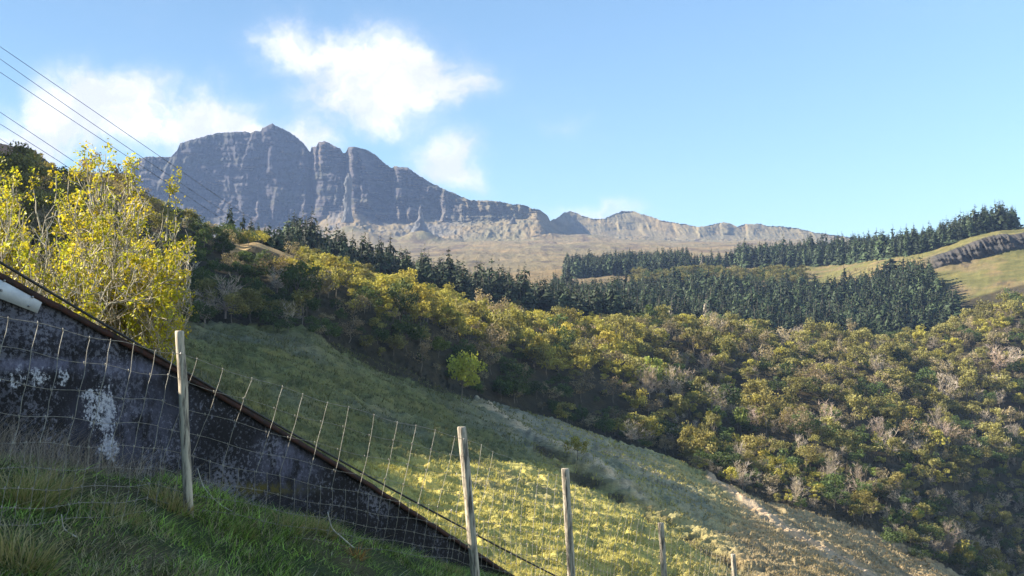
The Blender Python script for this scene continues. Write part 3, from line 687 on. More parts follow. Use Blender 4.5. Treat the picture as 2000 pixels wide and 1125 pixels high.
# ---------------------------------------------------------------- overhead lines
PL = [((0, 91), (300, 297), (505, 438)), ((0, 115), (258, 294), (490, 448)), ((0, 141), (240, 300), (470, 452)), ((0, 219), (144, 315), (330, 440)), ((0, 242), (129, 324), (310, 445)), ((0, 271), (60, 309), (290, 450))]
names_pl = ['topmost of the three wires crossing in front of the mountain', 'middle of the three wires crossing in front of the mountain', 'lowest of the three wires crossing in front of the mountain', 'upper of the three wires vanishing behind the yellow leafed tree', 'middle of the three wires vanishing behind the yellow leafed tree', 'lowest of the three wires vanishing behind the yellow leafed tree']
for (a, b, c), nm in zip(PL, names_pl):
    Ya, Yc_ = 60.0, 260.0
    (x0, y0), (x1, y1), (x2, y2) = a, b, c
    us = np.linspace(-.25, 1, 90)
    # quadratic through the three picture points, depth advancing along it
    t1 = (x1 - x0) / (x2 - x0)
    xs = x0 + (x2 - x0) * us
    L0 = (us - t1) * (us - 1) / (t1); L1 = us * (us - 1) / (t1 * (t1 - 1)); L2 = us * (us - t1) / (1 - t1)
    ys = y0 * L0 + y1 * L1 + y2 * L2
    Yd_ = 1 / ((1 / Ya) * (1 - us) + (1 / Yc_) * us)
    pts = P(xs, ys, Yd_)
    v, f = tube(pts, np.interp(us, [-.25, 1], [.009, .034]), 5)
    o = mesh('power_line', v, f, M_cable); tag(o, 'thin overhead power line, ' + nm, 'power line', 'overhead power lines')

# ---------------------------------------------------------------- plants
def quads(cen, nrm, size, asp=1.0, rg=rng, fold=0.0):
    """leaf quads: cen Nx3, nrm Nx3"""
    n = len(cen); t = rg.normal(size=(n, 3)); a = np.cross(nrm, t); a /= np.linalg.norm(a, axis=1)[:, None] + 1e-9
    b = np.cross(nrm, a); b /= np.linalg.norm(b, axis=1)[:, None] + 1e-9
    s_ = np.broadcast_to(np.asarray(size, float), (n,))[:, None]
    v = np.stack([cen - a * s_ , cen - b * s_ * asp + nrm * s_ * fold, cen + a * s_, cen + b * s_ * asp + nrm * s_ * fold], 1).reshape(-1, 3)
    return v, np.arange(4 * n).reshape(n, 4)
def limb(mb, p0, p1, r0, r1, wig=.1, n=5, c=None, rg=rng, sides=5):
    u = np.linspace(0, 1, n)[:, None]; p = p0 + (p1 - p0) * u
    p[1:-1] += rg.normal(size=(n - 2, 3)) * wig * np.linalg.norm(p1 - p0)
    mb.tube(p, np.linspace(r0, r1, n), n=sides, cap=False, c=c); return p

def broadleaf(H, Wd, nl, nq, size, colr, seed, spread=.5, sparse=0):
    """returns (trunk mesh builder, crown v, faces, colours)"""
    rg = np.random.default_rng(seed); mb = MB()
    th = H * .4; fork = np.array([rg.normal() * .1, rg.normal() * .1, th])
    limb(mb, np.array([0, 0, -.5]), fork, .035 * H * .5, .02 * H * .5, .03, 4, rg=rg)
    V, Fq, Cc = [], [], []; n0 = 0
    for k in range(nl):
        th_a = rg.uniform(0, 2 * math.pi); el = rg.uniform(-.55, 1) ; rr = rg.uniform(.35, 1)
        ctr = np.array([math.cos(th_a) * math.sqrt(max(0, 1 - el * el * .8)) * rr * Wd * .5, math.sin(th_a) * math.sqrt(max(0, 1 - el * el * .8)) * rr * Wd * .5, H * .62 + el * H * .33])
        limb(mb, fork + (ctr - fork) * 0, ctr, .016 * H * .4, .004 * H * .4, .06, 4, rg=rg, sides=4)
        lr = Wd * rg.uniform(.13, .24)
        d = rg.normal(size=(nq, 3)); d /= np.linalg.norm(d, axis=1)[:, None]; rad = lr * rg.uniform(.45, 1.08, size=(nq, 1))
        c_ = ctr + d * rad * np.array([1, 1, .75])
        nm = d + rg.normal(size=(nq, 3)) * .7; nm /= np.linalg.norm(nm, axis=1)[:, None]
        v, f = quads(c_, nm, rg.uniform(.6, 1.3, nq) * size, .8, rg, .2); V.append(v); Fq.append(f + n0); n0 += len(v)
        cc = np.array(colr) * rg.uniform(.75, 1.25) * (1 + .12 * rg.normal(size=(nq, 1))); Cc.append(np.repeat(np.clip(cc, .005, 1), 4, 0))
    return mb, np.vstack(V), np.vstack(Fq), np.vstack(Cc)
def bare(H, Wd, seed, colr=(.42, .33, .29), ntw=520):
    rg = np.random.default_rng(seed); mb = MB(); V, Fq = [], []
    fork = np.array([0, 0, H * .2]); limb(mb, np.array([0, 0, -.5]), fork, .02 * H, .016 * H, .02, 3, rg=rg)
    tips = []
    for k in range(12):
        a = rg.uniform(0, 2 * math.pi); e = rg.uniform(.3, 1.4); L_ = rg.uniform(.6, .8) * H
        p1 = fork + np.array([math.cos(a) * math.cos(e) * Wd * .5, math.sin(a) * math.cos(e) * Wd * .5, math.sin(e) * L_])
        pp = limb(mb, fork, p1, .010 * H, .003 * H, .06, 6, rg=rg, sides=4); tips.append(pp)
    tips = np.vstack([t[1:] for t in tips])
    b = tips[rg.integers(0, len(tips), ntw)]; d = rg.normal(size=(ntw, 3)); d[:, 2] = np.abs(d[:, 2]) * .8 + .1; out = b - [0, 0, H * .35]; d += out / (np.linalg.norm(out, axis=1)[:, None] + .1) * .8
    d /= np.linalg.norm(d, axis=1)[:, None]; L_ = rg.uniform(.08, .2, (ntw, 1)) * H
    sd = np.cross(d, rg.normal(size=(ntw, 3))); sd /= np.linalg.norm(sd, axis=1)[:, None]; w = .0045 * H
    e = b + d * L_; v = np.stack([b - sd * w, b + sd * w, e + sd * w * .5, e - sd * w * .5], 1).reshape(-1, 3)
    return mb, v, np.arange(4 * ntw).reshape(ntw, 4), np.clip(np.array(colr) * np.repeat(1 + .15 * rg.normal(size=(ntw, 1)), 4, 0), .01, 1)
def spruce(H, Wd, seed, nw=15, nb=9, colr=(.030, .043, .018), dead=0):
    rg = np.random.default_rng(seed); mb = MB(); mb.tube([[0, 0, -.8], [0, 0, H * .5], [0, 0, H]], [.02 * H * .6, .012 * H * .6, .002 * H], n=5)
    V = []; Cc = []
    for k in range(nw):
        u = k / (nw - 1); z = H * (.06 + .93 * u); R_ = Wd * .5 * (1 - u) ** .8 * rg.uniform(.8, 1.15) + .02 * H
        for j in range(int(nb * (1 - .35 * u))):
            if rg.random() < .08 + dead * .3: continue
            a = rg.uniform(0, 2 * math.pi); r = R_ * rg.uniform(.6, 1.15); dr = -r * rg.uniform(.05, .4); zz_ = z + rg.normal() * H * .018
            ca, sa = math.cos(a), math.sin(a); w = r * rg.uniform(.28, .42)
            root = np.array([0, 0, zz_ + r * .15]); mid = np.array([ca * r * .55, sa * r * .55, zz_ + dr * .3]); tip = np.array([ca * r, sa * r, zz_ + dr + (H * .012)])
            sd = np.array([-sa, ca, 0]) * w; dn = np.array([0, 0, -w * .75])
            cc = np.array(colr) * rg.uniform(.65, 1.35)
            V += [root, mid + sd + dn, tip, mid + dn * .1, root, mid + dn * .1, tip, mid - sd + dn]; Cc += [cc * .9] * 8
            if r > .15 * Wd:
                t2 = mid + (tip - mid) * .4
                V += [t2, t2 + sd * .9 + dn * 1.1, tip * .92 + np.array([0, 0, -r * .25]), t2 + dn * .4, t2, t2 + dn * .4, tip * .92 + np.array([0, 0, -r * .3]), t2 - sd * .9 + dn]; Cc += [cc] * 8
    V = np.array(V); return mb, V, np.arange(len(V)).reshape(-1, 4), np.array(Cc)

def protos(gen, name_t, barkm, leafm):
    out = []
    for (mb, v, f, c) in gen:
        tm = mb.build(name_t, barkm, link=False)
        cm_ = mesh('crown', v, [f], leafm, cols=c, link=False)
        tv, tf, _ = mb.data(); out.append((tm, cm_, (tv, tf, v, f, c)))
    return out
OLIVE = (.235, .20, .068); GOLD = (.35, .295, .068); GREEN = (.075, .10, .032); BROWN = (.27, .205, .13); LIME = (.22, .25, .06); VIVID = (.40, .38, .07)
protoB = {
 'olive': protos([broadleaf(5.2, 5.0, 14, 74, .155, OLIVE, 200 + i) for i in range(4)], 'trunk', M_bark, M_leaf),
 'gold': protos([broadleaf(4.4, 4.4, 13, 74, .15, GOLD, 220 + i) for i in range(3)], 'trunk', M_bark, M_leaf),
 'green': protos([broadleaf(4.8, 5.2, 14, 74, .155, GREEN, 240 + i) for i in range(3)], 'trunk', M_bark, M_leaf),
 'brown': protos([broadleaf(5.2, 4.8, 12, 60, .12, BROWN, 260 + i) for i in range(2)], 'trunk', M_bark, M_leaf),
 'lime': protos([broadleaf(4.6, 4.4, 14, 80, .16, LIME, 280 + i) for i in range(2)], 'trunk', M_bark, M_leaf),
 'vivid': protos([broadleaf(4.6, 4.4, 16, 90, .15, VIVID, 290 + i) for i in range(2)], 'trunk', M_bark, M_leaf),
 'bare': protos([bare(5.4, 5.2, 300 + i) for i in range(3)], 'trunk', M_bare, M_leaf)}
protoS = protos([spruce(14 - i % 3, 6.4 + (i % 4) * .7, 400 + i, nw=13 + i % 4, nb=8 + i % 3) for i in range(9)], 'trunk', M_bark, M_needle)
protoSd = protos([spruce(14, 5.0, 430 + i, colr=(.19, .16, .12), dead=1) for i in range(2)], 'trunk', M_bark, M_needle)

def place(kind_protos, name, pos, rz, sc, label, cat, group):
    tm, cm_, _ = kind_protos
    e = empty(name, tuple(map(float, pos)), rz, sc); tag(e, label, cat, group)
    obj('trunk', tm, e); obj('crown', cm_, e); return e
class Mass:
    """many trees gathered in one object"""
    def __init__(s): s.tv, s.t4, s.v, s.f, s.c, s.nt, s.nc = [], [], [], [], [], 0, 0
    def add(s, pr, pos, rz, sc, colmul, keep=.6):
        tv, tf, v, f, c = pr[2]
        ca, sa = math.cos(rz), math.sin(rz); M = np.array([[ca, -sa, 0], [sa, ca, 0], [0, 0, 1]]) * np.array(sc)[None, :]
        s.tv.append(tv @ M.T + pos)
        for q in tf:
            if q.shape[1] == 4: s.t4.append(q + s.nt)
        s.nt += len(tv)
        k_ = rng.random(len(f)) < keep; ff = f[k_]; vv_ = v[ff.ravel()]
        ctr = vv_.reshape(-1, 4, 3).mean(1, keepdims=True); g_ = 1 / math.sqrt(keep); vv_ = ((vv_.reshape(-1, 4, 3) - ctr) * g_ + ctr).reshape(-1, 3)
        s.v.append(vv_ @ M.T + pos); s.f.append(np.arange(len(vv_)).reshape(-1, 4) + s.nc); s.nc += len(vv_)
        s.c.append(c[ff.ravel()] * colmul)
    def build(s, name, mats, label):
        tv = np.vstack(s.tv); cv = np.vstack(s.v); t4 = np.vstack(s.t4); f = np.vstack(s.f)
        cols_ = np.vstack([np.full((len(tv), 3), .12), np.vstack(s.c)])
        idx = np.concatenate([np.zeros(len(t4)), np.ones(len(f))])
        o = mesh(name, np.vstack([tv, cv]), [t4, f + len(tv)], mats, cols=cols_, matidx=idx)
        tag(o, label, kind='stuff'); return o

# --- broadleaf wood on the hillside
cand = []
tries = 0
cell = {}
def free(p, d):
    k_ = (int(p[0] // 3), int(p[1] // 3))
    for i in (-1, 0, 1):
        for j in (-1, 0, 1):
            for q in cell.get((k_[0] + i, k_[1] + j), ()):
                if (q[0] - p[0]) ** 2 + (q[1] - p[1]) ** 2 < d * d: return False
    cell.setdefault(k_, []).append(p); return True
N = 22000
cc_ = rng.uniform(-260, 2060, N); tt_ = rng.uniform(3.3, 6.75, N)
pp = gpos(cc_, tt_); ux, uy = proj(pp)
nA = fbm(pp[:, 0] / 18, pp[:, 1] / 18, 501, 3); nB = fbm(pp[:, 0] / 9, pp[:, 1] / 9, 502, 2)
def find(px, py, tlo=1.6, thi=6.9):
    tt2 = np.linspace(tlo, thi, 800); q = gpos(np.full(800, float(px)), tt2); a_, b_ = proj(q)
    return q[int(np.argmin(np.abs(b_ - py) + 0 * a_))]
KEEP = [(find(903, 772), 5.5), (find(903, 790), 4.5), (find(858, 700), 3.5), (find(1560, 860), 4), (find(1950, 730), 5), (find(1380, 745), 4), (find(1380, 775), 3.5)]
for i in range(N):
    x, y, p = ux[i], uy[i], pp[i]
    if any((p[0] - q[0]) ** 2 + (p[1] - q[1]) ** 2 < d * d for q, d in KEEP): continue
    e = lines(edge, x)
    if y > e - 8 - 10 * nB[i]: continue
    if p[1] < 95: continue
    if x < 340 and p[1] < 200:
        w_ = p[2] + 4.6 + _T * (p[0] * -_sh[0] - p[1] * _sh[1]); v_ = p[0] * _sh[1] - p[1] * _sh[0]
        if v_ < 130 and w_ > np.interp(v_, *np.array(SHADE_RIDGE, float).T): continue
    if ((x - 535) / 85) ** 2 + ((y - 497) / 20) ** 2 < 1 or ((x - 1110) / 55) ** 2 + ((y - 632) / 9) ** 2 < 1: continue
    if not free(p, 2.55 + .7 * nB[i]): continue
    r = random.random()
    shade_side = (y - lines([(400, 440), (480, 478), (560, 540), (640, 585), (720, 628), (850, 672), (1000, 715), (1150, 765), (1300, 840), (1850, 1100)], x))  # shade painted by foliage: mostly dark green crowns below this line, gold above
    if x < 330: k_ = 'olive' if r < .5 else 'brown' if r < .85 else 'gold'
    elif x < 1250 and shade_side < 4: k_ = 'gold' if r < .62 else 'olive' if r < .85 else 'brown' if r < .95 else 'green'
    elif x < 1250: k_ = 'green' if r < .6 else 'brown' if r < .78 else 'olive' if r < .92 else 'bare'
    elif tt_[i] > 5.0: k_ = 'olive' if r < .48 else 'gold' if r < .58 else 'green' if r < .70 else 'brown' if r < .92 else 'bare'
    else:
        w_ = nA[i] - (.6 if (y > 850 and x > 1600) else 0)
        k_ = 'bare' if r < .2 + .3 * (w_ > .2) else 'green' if r < .46 else 'olive' if r < .74 else 'gold' if r < .84 else 'brown' if r < .97 else 'lime'
    sz = random.choice((.5, .65, .8, .95, 1.15, 1.35, 1.7)) * random.uniform(.9, 1.1) * (.82 if x > 330 else .8) * (1.0 + .12 * (p[1] > 220))
    if x < 1250 and tt_[i] > 5.7: sz *= .8
    if 560 < x < 1200 and tt_[i] > 5.8: sz *= .75
    if x < 1250 and shade_side > 4: sz *= .85
    if 300 < x < 760 and tt_[i] > 5.0: sz = min(sz, .72)
    if x > 1050 and tt_[i] < 4.7: sz *= .75
    cand.append((sz / p[1], i, k_, sz))
# bright single trees the eye picks out come first
LB = {'olive': 'olive tree just breaking into leaf in the wood on the far slope', 'gold': 'golden green spring tree in the wood on the far slope', 'green': 'dark green low tree in the wood on the far slope',
      'brown': 'dull brown budding tree in the wood on the far slope', 'lime': 'vivid light green tree in the wood on the far slope', 'bare': 'leafless grey pink tree in the wood on the far slope'}
def find(px, py, tlo=1.6, thi=6.9):
    tt2 = np.linspace(tlo, thi, 800); q = gpos(np.full(800, float(px)), tt2); a_, b_ = proj(q)
    return q[int(np.argmin(np.abs(b_ - py) + 0 * a_))]
def special(px, py_base, hpx, wpx, kind, i, name, label, cat='tree'):
    p = find(px, py_base); s_ = p[1] / F; H_ = hpx * s_; W_ = wpx * s_
    h0 = {'vivid': (5.2, 4.8), 'lime': (5.2, 4.8), 'gold': (4.9, 4.8), 'bare': (5.6, 5.4), 'green': (5.3, 5.6), 'brown': (5.8, 5.2)}[kind]
    q = protoB[kind][i % len(protoB[kind])]
    e = place(q, name, p, random.uniform(0, 6), (W_ / h0[1], W_ / h0[1], H_ / h0[0]), label, cat, None); return e
special(903, 792, 112, 84, 'vivid', 1, 'bright_tree', 'bright lime yellow rounded tree alone at the lower edge of the wood')
special(858, 700, 50, 50, 'lime', 1, 'bright_tree', 'paler green tree just up the slope behind the bright lime tree')
special(1128, 898, 50, 50, 'gold', 0, 'yellow_bush', 'small yellow bush on the open slope beside the dry stony track', 'bush')
special(1355, 905, 28, 34, 'gold', 1, 'yellow_bush', 'upper of two little yellow bushes on the open shaded slope', 'bush')
special(1372, 920, 24, 30, 'gold', 2, 'yellow_bush', 'lower of two little yellow bushes on the open shaded slope', 'bush')
special(1560, 860, 60, 56, 'brown', 0, 'budding_tree', 'pinkish brown round budding tree standing out in the lower right wood')
special(1950, 730, 60, 90, 'bare', 0, 'bare_tree', 'wide leafless grey pink tree near the right edge of the wood')
special(1380, 745, 60, 60, 'bare', 1, 'bare_tree', 'leafless pink brown tree in the middle of the shaded wood')
special(1700, 1010, 44, 56, 'bare', 2, 'bare_tree', 'low leafless bush at the tip of the dry pink slope')
special(1850, 1085, 70, 64, 'bare', 0, 'bare_tree', 'upright leafless thicket on the dry slope at lower right')
special(1300, 880, 60, 110, 'green', 0, 'dark_tree', 'broad dark tree jutting from the wood onto the open slope')
special(1250, 870, 66, 90, 'gold', 1, 'golden_tree', 'golden topped tree above the dark tree that juts onto the slope')
special(1480, 905, 46, 60, 'gold', 2, 'golden_tree', 'sunlit gold tree low in the wood above the dry pink slope')
special(1745, 1075, 44, 60, 'green', 1, 'green_bush', 'first green bush below the low leafless bush on the dry slope', 'bush')
special(1800, 1100, 40, 50, 'green', 2, 'green_bush', 'green bush at the bottom of the dark hollow at lower right', 'bush')
cand.sort(reverse=True)
mass = Mass(); nind = 285
for rank, (key, i, k_, sz) in enumerate(cand):
    pr = random.choice(protoB[k_]); rz = random.uniform(0, 6.28); sc = (sz * random.uniform(.85, 1.15), sz * random.uniform(.85, 1.15), sz * random.uniform(.6, 1.2))
    if rank < nind: place(pr, {'bare': 'bare_tree', 'gold': 'golden_tree', 'lime': 'bright_tree', 'brown': 'budding_tree', 'green': 'green_tree', 'olive': 'olive_leafed_tree'}[k_], pp[i] - [0, 0, .2], rz, sc, LB[k_], 'tree', {'bare': 'leafless trees of the hillside wood', 'gold': 'golden trees of the hillside wood', 'lime': 'light green trees of the hillside wood', 'brown': 'brown budding trees of the hillside wood', 'green': 'green trees of the hillside wood', 'olive': 'olive trees of the hillside wood'}[k_])
    else: mass.add(pr, pp[i] - [0, 0, .2], rz, sc, random.uniform(.6, 1.2), .62)
# pale broadleaf patch inside the plantation
for k in range(230):
    c = random.uniform(1235, 1570); t = random.uniform(8.15, 8.75); p = gpos(c, t)
    mass.add(random.choice(protoB['olive'] + protoB['green']), p, random.uniform(0, 6), (1.5, 1.5, random.uniform(1.1, 1.6)), random.uniform(.5, .8), .5)
for k in range(40):
    c = random.uniform(1560, 1800); t = random.uniform(7.5, 8.6); p = gpos(c, t)
    mass.add(random.choice(protoB['brown']), p, 0, (1., 1., .8), 1, .5)
mass.build('woodland', [M_bark, M_leaf], 'dense spring wood covering the far hillside, olive, gold and brown')
print('broadleaf', len(cand))

# --- spruce plantation
sp = []
def sprow(n, clo, chi, tlo, thi, smin, smax, cond=None):
    for _ in range(n):
        c = random.uniform(clo, chi); t = random.uniform(tlo, thi)
        if cond and not cond(c, t): continue
        p = gpos(c, t)
        if not free(p, 2.75): continue
        sp.append((p, random.uniform(smin, smax), c, t))
cell.clear()
sprow(60, 430, 560, 6.25, 6.9, .35, .5)
sprow(1500, 1080, 1290, 6.9, 7.9, .7, 1.05)
sprow(6000, 560, 1260, 6.5, 7.35, .8, 1.2, lambda c, t: t > np.interp(c, [560, 700, 900, 1250], [6.75, 6.7, 6.6, 6.6]))
sprow(160, 440, 700, 6.3, 6.9, .4, .62)
sprow(6500, 1200, 1870, 7.0, 7.98, .6, 1.25, lambda c, t: t < np.interp(c, [1200, 1780, 1870], [7.98, 7.95, 7.3]))
sprow(1800, 1105, 1345, 8.95, 9.9, .85, 1.1)
sprow(2800, 1440, 1985, 9.15, 9.95, .65, 1.25, lambda c, t: t > np.interp(c, [1440, 1600, 1700, 1800, 1990], [9.3, 9.1, 9.1, 9.3, 9.25]))
sprow(60, 1345, 1440, 9.2, 9.8, .5, .9)
sp.sort(key=lambda s_: -s_[1] / s_[0][1])
# keep as individuals those that show most: front rows and skyline first
def frontness(s_):
    p, z, c, t = s_
    f_ = 1.0
    if c < 1250 and t < 7.4: f_ = 1.35 if t < 7.0 else .9
    elif t < 8: f_ = 1.5 if t < 7.25 else (1.0 if t > 7.8 else .8)
    return -z / p[1] * f_
sp.sort(key=frontness)
massS = Mass()
for rank, (p, z, c, t) in enumerate(sp):
    pr = random.choice(protoS); rz = random.uniform(0, 6.28); z *= random.choice((.75, .9, 1, 1, 1.12)); sc = (z * random.uniform(.75, 1.35), z * random.uniform(.75, 1.35), z * random.uniform(.8, 1.15))
    if rank < 285: place(pr, 'spruce_tree', p, rz, sc, 'dark green spruce in the plantation behind the broadleaf wood', 'tree', 'dark spruces of the plantation')
    else: massS.add(pr, p, rz, sc, random.uniform(.45, 1.55), .5)
massS.build('spruce_forest', [M_bark, M_needle], 'dark spruce plantation in blocks between hillside wood and moor')
for (x, t, s_, lab) in [(1380, 7.02, 1.25, 'bleached dead spruce at the front edge of the plantation, left of centre'), (1312, 7.05, 1.1, 'thin pale dead spruce on the plantation edge, leftmost of three'), (1430, 7.0, .8, 'short fallen looking grey spruce beside the tall bleached one'), (1372, 9.3, .9, 'lone scrappy spruce in the gap between the upper plantation blocks')]:
    place(protoSd[int(x) % 2], 'dead_spruce', gpos(x, t), 1.0, (s_, s_, s_), lab, 'tree', None)
place(protoS[1], 'spruce_tree', gpos(1665, 6.98), 1, (1.7, 1.7, 1.15), 'big spreading spruce standing forward of the plantation edge on the right', 'tree', None)
place(protoS[2], 'spruce_tree', gpos(903, 6.5), 1, (1.3, 1.3, 1.0), 'paler green conifer standing forward where the plantation dips behind the gold trees', 'tree', None)
print('spruce', len(sp))

# --- the near yellow leafed tree behind the wall
def near_tree():
    rg = np.random.default_rng(77); tb = MB(); LV, LF, LC = [], [], []; n0 = 0
    e = empty('leafy_tree', (-5.1, 13.2, -2.2)); o_ = np.array(e.location)
    tag(e, 'large bush like tree with bright yellow green young leaves behind the concrete wall', 'tree')
    ends = []
    def grow(p, d, L_, r, lev):
        n = 6; pts = [p]; q = p.copy(); dd = d.copy()
        for k in range(n):
            dd = dd + rg.normal(size=3) * .16 + np.array([0, 0, .04]); dd /= np.linalg.norm(dd); q = q + dd * L_ / n; pts.append(q.copy())
            a_, b_ = proj(q + o_)
            if b_ < np.interp(a_, [-200, 0, 60, 110, 150, 168, 185, 240, 262, 280, 330, 385, 400], [320, 335, 352, 352, 318, 288, 345, 352, 312, 385, 398, 480, 600]) + (4 - lev) * 9 or a_ > np.interp(b_, [280, 350, 420, 480, 560, 600, 680, 760], [345, 350, 370, 388, 372, 380, 345, 330]): q = q - dd * L_ / n * 1.5; dd = dd * .3 + rg.normal(size=3) * .6; pts[-1] = q.copy()
        r1 = r * (.58 if lev < 4 else .5)
        tb.tube(np.array(pts), np.linspace(r, r1, n + 1), n=6 if lev < 2 else 4, cap=False)
        if lev >= 3: ends.extend([(pts[k], dd, lev) for k in range(2 if lev > 3 else 4, n + 1)])
        if lev == 4: return
        nc = [6, 6, 5, 4][lev]
        for k in range(nc):
            u = rg.uniform(.25, 1.0); b = np.array(pts)[min(n, int(u * n + .5))]
            s_ = rg.normal(size=3); s_ -= s_ @ dd * dd; s_ /= np.linalg.norm(s_)
            a = rg.uniform(.45, 1.0); nd = dd * math.cos(a) + s_ * math.sin(a); nd[2] += .22; nd /= np.linalg.norm(nd)
            grow(b, nd, L_ * rg.uniform(.5, .72), max(r1 * rg.uniform(.65, .9), .0055), lev + 1)
    for (dx, dy, L_) in [(-1.9, .2, 2.5), (1.5, -.2, 1.6), (-1.4, -.4, 2.3), (-1.15, .5, 2.5), (-2.2, .1, 2.0), (-.85, .1, 2.3), (-.5, -.3, 2.5), (-.2, .3, 2.75), (.05, -.3, 2.4), (.3, .1, 2.7), (.6, -.2, 2.3), (.95, .2, 2.1), (1.1, -.1, 1.6), (-1.1, 0, 2.0), (.5, .5, 1.5), (-.4, -.6, 1.8)]:
        d = np.array([dx, dy, 1.15]); d /= np.linalg.norm(d)
        grow(np.array([dx * .25, dy * .25, -.1]), d, L_, .042, 0)
    for (x_, y_, x0_, y0_) in [(166, 290, 180, 400), (176, 312, 185, 400), (196, 318, 190, 410), (214, 326, 200, 420), (206, 300, 190, 400), (252, 312, 258, 430), (262, 322, 262, 430), (246, 335, 240, 420), (345, 350, 335, 470), (330, 362, 325, 470), (60, 345, 80, 450), (110, 340, 120, 450), (135, 328, 140, 440), (28, 338, 40, 440)]:
        Yt_ = 13.2 + rg.uniform(-.4, .4); p1 = P(x_, y_, Yt_) - o_; p0 = P(x0_, y0_, Yt_) - o_
        u_ = np.linspace(0, 1, 7)[:, None]; pt = p0 + (p1 - p0) * u_; pt[1:-1] += rg.normal(size=(5, 3)) * .018
        tb.tube(pt, np.linspace(.011, .004, 7), n=4, cap=False)
        for k in (3, 4, 5, 5, 6, 6, 6): ends.append((pt[k] + rg.normal(size=3) * .05, (p1 - p0) / np.linalg.norm(p1 - p0), 5))
    E = np.array([a for a, _, _ in ends]); forced = np.array([l == 5 for _, _, l in ends]); D = np.array([b for _, b, _ in ends])
    # keep the crown inside the outline seen in the picture
    q = E + o_; qx_, qy_ = proj(q)
    lo = np.interp(qx_, [-200, 0, 60, 150, 240, 330, 385, 400], [320, 345, 350, 300, 330, 395, 480, 600])
    keep = (qy_ > lo - 25) & (qx_ < np.interp(qy_, [280, 350, 420, 480, 560, 600, 680, 760], [345, 352, 372, 390, 374, 384, 350, 330]))
    sel = forced | keep & (rg.random(len(E)) < np.clip(.22 + .75 * fbm(q[:, 0] / .22 + q[:, 1] / .5, q[:, 2] / .20 + q[:, 1] / .4, 91, 2), .0, .6))
    E, D = E[sel], D[sel]
    k_ = 13
    cen = np.repeat(E, k_, 0) + rg.normal(size=(len(E) * k_, 3)) * .030 + np.repeat(D, k_, 0) * .025
    nm = rg.normal(size=cen.shape) + np.repeat(D, k_, 0) * .4; nm /= np.linalg.norm(nm, axis=1)[:, None]
    v, f = quads(cen, nm, rg.uniform(.012, .026, len(cen)), .62, rg, .3)
    base = np.array((.47, .395, .04)) * rg.uniform(.65, 1.25, (len(E), 1)); base[:, 0] *= rg.uniform(.8, 1.1, len(E))
    cc = np.repeat(np.repeat(base, k_, 0), 4, 0)
    tb.build('trunk', M_twig, e, smooth=True); mesh('crown', v, [f], M_bright, e, cols=cc)
    print('near tree leaves', len(f), 'tube verts', tb.n)
near_tree()

